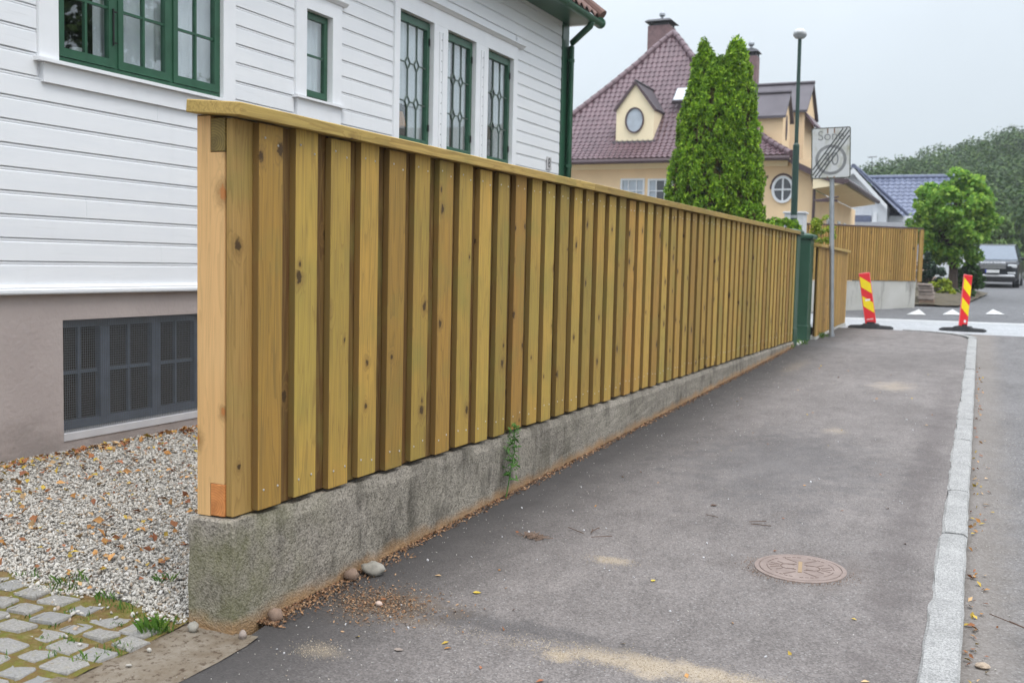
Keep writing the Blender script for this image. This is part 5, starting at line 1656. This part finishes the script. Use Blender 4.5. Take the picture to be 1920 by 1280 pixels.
# trees at the foot of the hill, one by one
foot = [(3.6, 74, 5.2, 2.6, 'forest', 'big dark tree at the right edge behind the car'), (1.2, 78, 3.4, 2.2, 'forest', 'dark tree between the round tree and the right edge'),
        (5.2, 66, 2.6, 2.0, 'shrub', 'bushy lower tree at the right edge behind the car roof'), (4.2, 80, 8.6, 2.4, 'shrub', 'paler tree high at the right edge of the wooded hill'),
        (-1.0, 82, 4.5, 2.6, 'forest', 'dark tree rising behind the top of the round tree')]
for k, (x, y, hgt, r_, mt, lab) in enumerate(foot):
    z0 = gz(min(y, 75)) - .1
    t = thing('hill_tree', lab, 'tree', (x, y, z0), 'trees at the foot of the hill')
    mb = MB(); mb.tube([(x, y, z0 - .2), (x + .1, y, z0 + hgt * .5), (x, y, z0 + hgt)], [.28, .2, .06], 8); mb.build('trunk', 'bark', t)
    cc = [(x + R.uniform(-.6, .6) * r_, y + R.uniform(-.5, .5) * r_, z0 + hgt * R.uniform(.35, 1.0), r_ * R.uniform(.4, .65)) for _ in range(10)]
    o = crown_cloud(cc, 260, .26, mt, 'crown'); o.parent = t; o.location = -Vector(t.location)
branchy_tree('roadside_hedge', 'dull green hedge along the road behind the car', (2.3, 60, 1.4), .3, 2.0, 1.7, .8, .75, 70, 60, .16, 'softgreen', 31, 'hedge', .04)
# trees on the far side of the street, seen only as reflections in the window panes
fs = []
for k in range(26):
    y_ = 19.5 + 10 * R.random()
    top_ = 10.5 if y_ < 24.2 else 6.6 + R.uniform(-.8, .8)
    fs.append((14.5 + R.uniform(-1, 1), y_, R.uniform(1.2, top_), R.uniform(1.5, 2.1)))
fo = crown_cloud(fs, 1600, .26, 'forest', 'street_trees'); fo['kind'] = 'stuff'

# ================================================================== STREET FURNITURE
sign = thing('traffic_sign', 'faded square end of thirty zone sign on a grey steel pole beside the short fence', 'traffic sign', (-2.37, 18.3, gz(18.3)), rot=(0, math.radians(-2.4), 0))
mb = MB(); mb.tube([(0, 0, -.1), (0, 0, 3.5)], .040, 16); mb.build('pole', 'galv', sign, world=False, smooth=False)
mb = MB(); mb.tube([(0, 0, -.02), (0, 0, .05)], .052, 16); mb.build('pole_collar', 'galv', sign, world=False)
pl = MB()
def rrect(w_, h_, r, n=5):
    p = []
    for cx, cz, a0 in ((w_ / 2 - r, h_ / 2 - r, 0), (-w_ / 2 + r, h_ / 2 - r, PI / 2), (-w_ / 2 + r, -h_ / 2 + r, PI), (w_ / 2 - r, -h_ / 2 + r, 1.5 * PI)):
        for k in range(n + 1):
            a = a0 + k * PI / 2 / n; p.append((cx + r * math.cos(a), cz + r * math.sin(a)))
    return p
pl.prism(rrect(.64, .86, .035), 1, -.005, .014)
plate = pl.build('sign_plate', 'signback', sign, world=False)
plate.location = (-.01, -.062, 3.125); plate.rotation_euler = (0, math.radians(.2), math.radians(9))
mb = MB(); mb.prism(rrect(.605, .825, .028), 1, -.0075, -.0055); mb.build('face', 'signface', plate, world=False)
N_ = 40
def ring_mesh(ro, ri, cz):
    mb = MB()
    for k in range(N_):
        a = 2 * PI * k / N_; b = 2 * PI * (k + 1) / N_
        i0 = len(mb.v)
        mb.v += [(ro * math.cos(a), -.0085, cz + ro * math.sin(a)), (ro * math.cos(b), -.0085, cz + ro * math.sin(b)), (ri * math.cos(b), -.0085, cz + ri * math.sin(b)), (ri * math.cos(a), -.0085, cz + ri * math.sin(a))]
        mb.f.append((i0 + 3, i0 + 2, i0 + 1, i0))
    return mb
ring_mesh(.255, .205, -.115).build('ring', 'signgrey', plate, world=False)
text('number', '30', 'signgrey', plate, (0, -.0085, -.115), (PI / 2, 0, 0), .31, .0004, xs=.86)
text('lettering', 'Sone', 'signgrey', plate, (.0, -.0085, .285), (PI / 2, 0, 0), .225, .0004, xs=.98)
mb = MB()
for q in (-.078, -.026, .026, .078):
    ax, az, bx_, bz_ = -.285, -.395, .285, .395
    dl = Vector((bx_ - ax, 0, bz_ - az)).normalized(); nn = Vector((-dl.z, 0, dl.x))
    # clip each stripe to the plate
    p0 = Vector((ax, 0, az)) + nn * q; p1 = Vector((bx_, 0, bz_)) + nn * q
    def clip(p, d):
        t = 0
        while abs(p.x) > .298 or abs(p.z) > .408:
            p = p + d * .004; t += 1
            if t > 300: break
        return p
    p0 = clip(p0 - dl * .05, dl); p1 = clip(p1 + dl * .05, -dl)
    w2 = .0105
    i0 = len(mb.v)
    for p, s_ in ((p0, -1), (p1, -1), (p1, 1), (p0, 1)):
        c_ = p + nn * w2 * s_; mb.v.append((c_.x, -.0102, c_.z))
    mb.f.append((i0, i0 + 1, i0 + 2, i0 + 3))
mb.build('diagonal_stripe', 'signblack', plate, world=False)
mb = MB()
for x in (-.055, .055): mb.box(x - .012, x + .012, -.0095, -.0077, .33, .41)
for x in (-.055, .055): mb.box(x - .012, x + .012, -.0095, -.0077, -.425, -.395)
mb.build('bracket_stain', 'brownrock', plate, world=False)
mb = MB()
for z in (-.25, .25): mb.box(-.09, .09, .015, .06, z - .02, z + .02)
mb.build('clamp', 'galv', plate, world=False)

lamp = thing('street_lamp', 'tall dark green lamp post with a domed grey head', 'street lamp', (-3.78, 22.5, .42), rot=(0, math.radians(-.55), 0))
mb = MB(); mb.tube([(0, 0, -.1), (0, 0, 3.72)], .068, 14); mb.build('lower_pole', 'lampgreen', lamp, world=False)
mb = MB(); mb.tube([(0, 0, 3.72), (0, 0, 3.76), (0, 0, 5.98)], [.068, .042, .038], 14); mb.build('upper_pole', 'lampgreen', lamp, world=False)
mb = MB(); mb.tube([(0, 0, 2.18), (0, 0, 2.24)], .074, 14); mb.tube([(0, 0, 1.9), (0, 0, 1.96)], .085, 14); mb.build('band', 'galv', lamp, world=False)
hd = MB(); hd.lathe([(.03, 5.95), (.10, 6.0), (.135, 6.02), (.140, 6.04), (.132, 6.07), (.115, 6.10), (.08, 6.13), (.03, 6.145), (0.001, 6.148)], n=20, sx=1.0, sy=1.5)
hd = hd.build('lamp_head', 'lampgrey', lamp, world=False, smooth=True)
mb = MB(); mb.lathe([(.03, 5.93), (.10, 5.955), (.135, 6.0), (.142, 6.018)], n=20, sx=1.0, sy=1.35); mb.build('lamp_lens', 'lens', hd, world=False, smooth=True)

def marker(loc, rot, label, tilt, yaw):
    t = thing('marker_board', label, 'marker board', loc, 'red and yellow marker boards at the crossing', rot=(0, 0, rot))
    # rubber foot with chamfered ends
    mb = MB()
    rings = []
    for x, hw, h in ((-.41, .09, .022), (-.36, .13, .045), (-.17, .16, .055), (-.13, .17, .085), (.13, .17, .085), (.17, .16, .055), (.36, .13, .045), (.41, .09, .022)):
        rings.append([(x, -hw, 0), (x, hw, 0), (x, hw * .85, h), (x, -hw * .85, h)])
    mb.loft(rings); foot_ = mb.build('rubber_foot', 'rubber', t, world=False)
    mb = MB(); mb.box(-.07, .07, -.03, .03, .085, .12); mb.build('socket', 'rubber', foot_, world=False)
    W_, H_ = .205, .98
    b = MB(); b.cbox(-W_ / 2, W_ / 2, -.011, .011, 0, H_, .006)
    b = b.build('board', 'redrim', t, world=False); b.location = (0, 0, .085); b.rotation_euler = (math.radians(-3), tilt, yaw)
    mb = MB(); mb.add([(-W_ / 2 + .009, -.0122, .005), (W_ / 2 - .009, -.0122, .005), (W_ / 2 - .009, -.0122, H_ - .012), (-W_ / 2 + .009, -.0122, H_ - .012)], [(0, 1, 2, 3)]); mb.build('red_face', 'red', b, world=False)
    for zc in (.735, .36):
        mb = MB(); e = W_ / 2 - .012
        mb.add([(-e, -.0134, zc - .015), (e, -.0134, zc - .165), (e, -.0134, zc + .035), (-e, -.0134, zc + .185)], [(0, 1, 2, 3)]); mb.build('yellow_stripe', 'yellow', b, world=False)
    return t, b
t, b = marker((-1.97, 20.72, gz(20.7)), .05, 'tilted red and yellow marker board beside the sign pole', math.radians(-9.5), math.radians(8))
mb = MB(); mb.add([(-.045, -.0145, .44), (.045, -.0145, .44), (.045, -.0145, .475), (-.045, -.0145, .475)], [(0, 1, 2, 3)]); mb.build('sticker', 'sticker', b, world=False)
mb = MB()
for k in range(7): mb.box(-.066 + k * .019, -.066 + k * .019 + .012, -.0140, -.0126, .075, .098 if k % 3 else .09)
mb.build('small_print', 'sticker', b, world=False)
t, b = marker((-.36, 21.25, gz(21.2)), -.12, 'narrow looking red and yellow marker board at the kerb end', math.radians(6.0), math.radians(50))
mb = MB(); mb.add([(-.0, -.0145, .07), (.05, -.0145, .07), (.05, -.0145, .12), (-.0, -.0145, .12)], [(0, 1, 2, 3)]); mb.build('sticker', 'sticker', b, world=False)

mb = MB(); mb.cbox(-4.36, -3.90, 24.5, 24.9, .42, 2.80, .02)
cab = mb.build('utility_cabinet', 'cabinet'); tag(cab, 'pale grey cabinet behind the lamp post and the first green pillar', 'cabinet')
mb = MB(); mb.cbox(-4.39, -3.87, 24.47, 24.93, 2.802, 2.85, .01); mb.build('lid', 'cabinet', cab)

# ------------------------------------------------------------------ parked car, nose towards us
car = thing('parked_car', 'large dark grey off-road car facing us on the side road', 'car', (.22, 47.5, gz(47.5) - .01), rot=(math.radians(1.2), 0, math.radians(-4)))
def carloft(secs, name, mat, parent=car):
    mb = MB(); mb.loft(secs); return mb.build(name, mat, parent, world=False)
def sec(y, hw, z0, z1, c=.08):
    return [(-hw + c, y, z0), (hw - c, y, z0), (hw, y, z0 + c), (hw, y, z1 - c), (hw - c, y, z1), (-hw + c, y, z1), (-hw, y, z1 - c), (-hw, y, z0 + c)]
body = carloft([sec(-.06, .80, .42, .92, .12), sec(.04, .93, .34, 1.06, .1), sec(.25, .985, .30, 1.13, .1), sec(1.3, .99, .28, 1.18, .08), sec(3.6, .99, .28, 1.18, .08), sec(4.7, .96, .32, 1.14, .1), sec(4.9, .86, .45, 1.0, .1)], 'body', 'carpaint')
cabm = MB()
def cs_(y, hb, ht, zt): return [(-hb, y, 1.16), (hb, y, 1.16), (ht, y, zt), (-ht, y, zt)]
cabm.loft([[(-.90, 1.15, 1.15), (.90, 1.15, 1.15), (.88, 1.18, 1.17), (-.88, 1.18, 1.17)], [(-.90, 2.0, 1.15), (.90, 2.0, 1.15), (.70, 2.0, 1.79), (-.70, 2.0, 1.79)], [(-.90, 2.6, 1.15), (.90, 2.6, 1.15), (.72, 2.6, 1.845), (-.72, 2.6, 1.845)], [(-.90, 4.2, 1.15), (.90, 4.2, 1.15), (.70, 4.2, 1.80), (-.70, 4.2, 1.80)], [(-.88, 4.75, 1.15), (.88, 4.75, 1.15), (.72, 4.55, 1.62), (-.72, 4.55, 1.62)]])
cabm.build('cabin', 'carpaint', car, world=False)
mb = MB(); mb.add([(-.86, 1.18, 1.185), (.86, 1.18, 1.185), (.665, 1.972, 1.775), (-.665, 1.972, 1.775)], [(0, 1, 2, 3)]); mb.build('windscreen', 'carglass', car, world=False)
for s_ in (-1, 1):
    mb = MB(); mb.add([(s_ * .895, 1.75, 1.24), (s_ * .895, 4.1, 1.24), (s_ * .735, 4.0, 1.74), (s_ * .725, 2.15, 1.74)], [(0, 1, 2, 3)]); mb.build('side_window', 'carglass', car, world=False)
    mb = MB(); mb.cbox(-.11, .11, -.06, .06, -.07, .07, .03); o = mb.build('wing_mirror', 'carblack', car, world=False); o.location = (s_ * 1.09, 1.45, 1.22)
    mb = MB(); mb.cbox(-.18, .18, -.03, .05, -.075, .075, .03); o = mb.build('headlight', 'lampglass', car, world=False); o.location = (s_ * .73, -.06 + .035, .92)
    mb = MB(); mb.cbox(-.15, .15, -.02, .03, -.04, .04, .01); o = mb.build('fog_lamp', 'lampglass', car, world=False); o.location = (s_ * .72, -.045, .64)
    for yy_ in (.95, 3.85):
        wy = MB(); wy.tube([(s_ * .74, yy_, .38), (s_ * .99, yy_, .38)], .38, 24)
        wy = wy.build('wheel', 'rubber', car, world=False)
        mb = MB(); mb.tube([(s_ * .985, yy_, .38), (s_ * 1.0, yy_, .38)], .25, 16); mb.build('rim', 'chrome', wy, world=False)
mb = MB(); mb.cbox(-.50, .50, -.075, .0, .80, 1.0, .02); gr = mb.build('grille', 'carblack', car, world=False)
mb = MB()
for k in range(4): mb.box(-.49, .49, -.088, -.076, .815 + k * .048, .84 + k * .048)
mb.build('grille_bar', 'chrome', gr, world=False)
mb = MB(); mb.cbox(-.86, .86, -.10, .05, .46, .56, .03); mb.build('bumper_strip', 'chrome', car, world=False)
mb = MB(); mb.cbox(-.90, .90, -.07, .10, .26, .459, .03); mb.build('skirt', 'carblack', car, world=False)
mb = MB(); mb.box(-.28, .26, -.105, -.085, .64, .76); pl_ = mb.build('number_plate', 'plate', car, world=False)
mb = MB(); mb.box(-.28, -.225, -.108, -.1055, .642, .758); mb.build('country_band', 'blue', pl_, world=False)
text('lettering', 'RANGE ROVER', 'chrome', car, (0, -.062, 1.055), (math.radians(62), 0, 0), .115, .002, xs=1.25)

# ================================================================== MANHOLE, STONES, LITTER
mh = thing('manhole_cover', 'rusty brown round cast iron cover set in the footpath', 'manhole cover', (-.752, 5.058, gz(5.058)), rot=(math.atan(.0245), 0, math.radians(8)))
mb = MB(); mb.lathe([(.0, -.05), (.218, -.05), (.218, .004), (.198, .0055), (.196, .001), (.0, .001)], n=48); mb.build('rim', 'iron', mh, world=False)
mb = MB(); mb.lathe([(0, -.01), (.193, -.01), (.193, .0055), (.190, .007), (0, .007)], n=48); lid = mb.build('lid', 'iron', mh, world=False)
mb = MB()
def groove(p, q, w_=.0055): mb.bar((p[0], p[1], .0072), (q[0], q[1], .0072), w_, .0022)
# round shield with rays, a post and looped ends, as on the cover
for k in range(40):
    a = 2 * PI * k / 40; b_ = 2 * PI * (k + .7) / 40
    if k % 5 != 4: groove((.158 * math.cos(a), .158 * math.sin(a)), (.158 * math.cos(b_), .158 * math.sin(b_)), .004)
for s_ in (-1, 1):
    for k in range(12):
        a = PI / 2 * (k - 6) / 6 * 1.5; b_ = PI / 2 * (k - 5) / 6 * 1.5
        c0 = s_ * .055
        groove((c0 + s_ * .038 * math.cos(a), .038 * math.sin(a)), (c0 + s_ * .038 * math.cos(b_), .038 * math.sin(b_)))
    for a in (-55, -25, 0, 25, 55):
        ca, sa = math.cos(math.radians(a)), math.sin(math.radians(a))
        groove((s_ * (.055 + .046 * ca), .046 * sa), (s_ * (.055 + .095 * ca), .080 * sa))
    groove((s_ * .02, .075), (s_ * .075, .125)); groove((s_ * .02, -.075), (s_ * .075, -.125))
    groove((s_ * .018, .045), (s_ * .06, .03)); groove((s_ * .018, -.045), (s_ * .06, -.03))
mb.build('relief_lines', 'ironlow', lid, world=False, kind='stuff')
mb = MB(); mb.box(-.009, .009, -.085, .085, .0075, .0095); mb.build('centre_bar', 'sandfill', lid, world=False)

def rock(name, label, cat, c, r, mat, seed):
    mb = MB(); boulder(mb, c, r, seed, nseg=14, nring=9)
    return tag(mb.build(name, mat, smooth=True), label, cat)
rock('stone', 'rounded grey fist-sized stone lying against the concrete wall', 'stone', (-2.555, 4.04, gz(4) + .028), (.062, .042, .036), 'rock', 2)
rock('stone', 'small brown stone left of the rounded grey stone', 'stone', (-2.605, 3.93, gz(4) + .022), (.036, .034, .028), 'brownrock', 5)
rock('stone', 'brown lump of stone at the near foot of the concrete wall', 'stone', (-2.60, 3.36, gz(3.4) + .022), (.034, .032, .030), 'brownrock', 9)
rock('pebble', 'small ochre pebble on the asphalt near the wall corner', 'pebble', (-2.585, 3.14, .016), (.017, .016, .020), 'slab', 11)
rock('pebble', 'small grey pebble at the left foot of the wall end', 'pebble', (-2.80, 3.10, .026), (.022, .020, .022), 'rock', 12)
rock('pebble', 'pinkish brick crumb in the soil patch beside the wall', 'pebble', (-2.31, 3.70, .022), (.016, .014, .012), 'pinkrock', 13)

def scatter(name, pts, size, mat, aspect=1.6, fold=.35, zoff=.006, jit=.35):
    P = np.array([(x, y, gz(y) + zoff) for x, y in pts]); 
    V, F = leaf_quads(P, np.tile((0, 0, 1.0), (len(P), 1)), size, aspect, jitter=jit, fold=fold)
    o = raw_mesh(name, V, F, mat); o['kind'] = 'stuff'; return o
# needle and soil debris in the angle of the wall
n = 5200
yy_ = 3.3 + 12.6 * NR.uniform(0, 1, n) ** 1.7
wid = np.where(yy_ < 4.4, .05, .028)
scatter('wall_foot_debris', list(zip(-2.640 + np.abs(NR.normal(0, 1, n)) * wid, yy_)), .008, 'debris', 2.4, zoff=.007, jit=.5)
n = 1100
scatter('soil_patch_debris', list(zip(NR.normal(-2.33, .15, n), NR.normal(3.72, .11, n))), .0065, 'debris', 2.2, zoff=.004)
n = 230
yy_ = 1.5 + 17 * NR.uniform(0, 1, n) ** 1.6
P = np.stack([np.array([kerb_x(q) for q in yy_]) + .012 + np.abs(NR.normal(0, .045, n)), yy_, np.array([gz(q) for q in yy_]) - .045], 1)
V, F = leaf_quads(P, np.tile((0, 0, 1.0), (n, 1)), .018, 1.9, jitter=.5, fold=.4)
o = raw_mesh('gutter_leaves', V, F, 'leaves'); o['kind'] = 'stuff'
# grit and small pale chips on the footpath
n = 2600
gx = NR.uniform(-2.6, -.18, n); gy = 2.2 + 13 * NR.uniform(0, 1, n) ** 1.6
keep = NR.random(n) < np.clip(1.25 - (gx + 2.6) / 1.6, .16, 1)
P = np.stack([gx, gy, [gz(q) + .001 for q in gy]], 1)[keep]
stones('grit', P, .0065, 'gravel')
n = 70
gx = NR.uniform(-2.5, -.3, n); gy = 3.0 + 9 * NR.uniform(0, 1, n) ** 1.4
stones('pale_chips', np.stack([gx, gy, [gz(q) + .003 for q in gy]], 1), .015, 'sillpaint')
n = 900
gx = NR.uniform(.02, 1.1, n); gy = 2.5 + 14 * NR.uniform(0, 1, n) ** 1.6
stones('road_grit', np.stack([gx, gy, [gz(q) - .053 for q in gy]], 1), .008, 'gravel')
# loose grit round the manhole
n = 500
th = NR.uniform(0, 2 * PI, n); rr_ = .225 + np.abs(NR.normal(0, .035, n))
stones('manhole_grit', np.stack([-.752 + rr_ * np.cos(th), 5.058 + rr_ * np.sin(th), [gz(5.058) + .001] * n], 1), .006, 'brownrock')
n = 60
gx = NR.uniform(-2.45, -.3, n); gy = 3.3 + 11 * NR.uniform(0, 1, n) ** 1.3
scatter('leaf_crumbs', list(zip(gx, gy)), .016, 'leaves', 1.8, zoff=.004)
# single leaves and twigs on the footpath
def leaf(x, y, s_, mat, rz, label, cat='leaf', grp=None):
    mb = MB(); L = []
    for k in range(9):
        t_ = k / 8
        L.append((t_ - .5, .34 * math.sin(PI * t_ ** .8)))
    b0 = 0
    for k, (a, b_) in enumerate(L):
        z = .10 * (a ** 2) * 2
        mb.v += [(a * s_, -b_ * s_, (z + .22 * b_) * s_), (a * s_, 0, z * s_), (a * s_, b_ * s_, (z + .26 * b_) * s_)]
    for k in range(8):
        i0 = k * 3; mb.f += [(i0, i0 + 3, i0 + 4, i0 + 1), (i0 + 1, i0 + 4, i0 + 5, i0 + 2)]
    o = mb.build('fallen_leaf', mat, world=False); o.location = (x, y, gz(y) + .003); o.rotation_euler = (0, 0, rz)
    return tag(o, label, cat, grp)
leaf(-2.00, 4.03, .040, 'yellowleaf', .3, 'small yellow leaf lying on the asphalt below the green weed')
leaf(-1.34, 4.55, .030, 'yellowleaf', 1.3, 'tiny yellow leaf in the middle of the asphalt footpath')
leaf(-1.42, 6.05, .045, 'twig', .8, 'curled brown leaf on the asphalt beyond the green weed')
leaf(-1.98, 3.32, .040, 'slab', .2, 'tan curled leaf at the front edge of the footpath')
def twigpile(name, c, n_, r_, L_, label, mat='twig'):
    mb = MB()
    for _ in range(n_):
        a = R.uniform(0, PI); x = c[0] + R.gauss(0, r_); y = c[1] + R.gauss(0, r_ * .7); l_ = L_ * R.uniform(.5, 1.1)
        z = gz(y) + .004 + R.uniform(0, .012)
        mb.bar((x, y, z), (x + l_ * math.cos(a), y + l_ * math.sin(a), z + R.uniform(0, .008)), .003)
    o = tag(mb.build(name, mat), label, 'twigs'); o['kind'] = 'stuff'; return o
twigpile('needle_tuft', (-2.12, 4.93), 60, .028, .055, 'small reddish tuft of dead needles on the asphalt', 'brownrock')
twigpile('twigs', (-1.83, 5.1), 4, .05, .12, 'few thin brown twigs right of the needle tuft')
twigpile('twigs', (-1.20, 5.75), 3, .05, .14, 'thin reddish twigs on the footpath beyond the manhole')
twigpile('twigs', (.25, 4.62), 4, .07, .22, 'thin twigs lying on the road beside the kerb')
for (x, y, a, l_) in ((-1.5, 7.0, .4, .22), (-.55, 6.9, 1.0, .12)):
    pass
mb = MB(); boulder(mb, (.065, 4.30, gz(4.3) - .045), (.030, .022, .012), 4); tag(mb.build('pale_pebble', 'gravel'), 'pale flat pebble in the gutter beside the kerb', 'pebble')

# weed growing at the wall foot
weed = thing('weed_plant', 'slender green weed growing at the foot of the concrete wall', 'weed', (-2.612, 5.63, gz(5.63)))
mb = MB(); mb.tube([(-2.612, 5.63, gz(5.63) - .01), (-2.60, 5.66, .20), (-2.592, 5.70, .34), (-2.595, 5.70, .50)], [.004, .0035, .003, .0015], 6)
Pw = []; Nw = []
for k in range(24):
    z = .17 + .34 * (k / 24) ** .9
    a = k * 2.4; r_ = .075 * (1 - .6 * (k / 24)) * R.uniform(.7, 1.2)
    y = 5.655 + .045 * (k / 24)
    e = (-2.597 + r_ * math.cos(a) * .8, y + r_ * math.sin(a), z + .02)
    mb.tube([(-2.597, y, z), e], [.0016, .0008], 4)
    for q in range(7):
        t_ = .45 + q * .09
        Pw.append((-2.597 + (e[0] + 2.597) * t_ + R.gauss(0, .008), y + (e[1] - y) * t_ + R.gauss(0, .008), z + .02 * t_ + R.gauss(0, .008)))
        Nw.append((math.cos(a) * .3, math.sin(a) * .3, 1))
mb.build('stem', 'weed', weed)
V, F = leaf_quads(np.array(Pw), np.array(Nw), .0105, 4.0, jitter=.7)
raw_mesh('foliage', V, F, 'weed', weed, -Vector(weed.location))
spots = [(-2.52, 17.9, .08, 60, .10), (-2.6, 16.6, .10, 60, .08), (-2.64, 15.9, .05, 30, .06), (-2.45, 18.2, .05, 30, .06)]
blades('wall_foot_grass', spots)

# loose sand grains on the sandy patches of the footpath
pts = []
for (cx, cy, rx, ry, cnt) in ((-1.05, 3.62, .38, .05, 2600), (-2.26, 3.19, .06, .05, 260), (-1.40, 3.55, .05, .03, 350), (-2.30, 3.72, .16, .11, 900), (-1.62, 4.75, .07, .04, 400)):
    pts.append(np.stack([NR.normal(cx, rx, cnt), NR.normal(cy, ry, cnt) - (.10 * (NR.normal(0, 1, cnt)) * ry)], 1))
pts = np.concatenate(pts)
n = NT('loose_sand'); i_ = n.island()
M['sand'] = n.set(n.mix(i_, (0.30, 0.24, 0.17), (0.52, 0.44, 0.33)), 0.9, 0, 0.2)
stones('sand_grains', np.stack([pts[:, 0], pts[:, 1], [gz(q) + .0008 for q in pts[:, 1]]], 1), .0045, 'sand')

# ================================================================== DAMP AIR
mb = MB(); mb.box(-90, 90, -16, 215, -3.2, 42)
nh = NT('haze')
nh.t.nodes.remove(nh.b)
pv = nh.new('ShaderNodeVolumePrincipled')
pv.inputs['Color'].default_value = (0.93, 0.96, 1.0, 1)
pv.inputs['Density'].default_value = 0.0007
pv.inputs['Anisotropy'].default_value = 0.0
nh.put(nh.out.inputs['Volume'], pv.outputs[0])
M['haze'] = nh.m
hz = mb.build('haze', 'haze'); hz['kind'] = 'stuff'
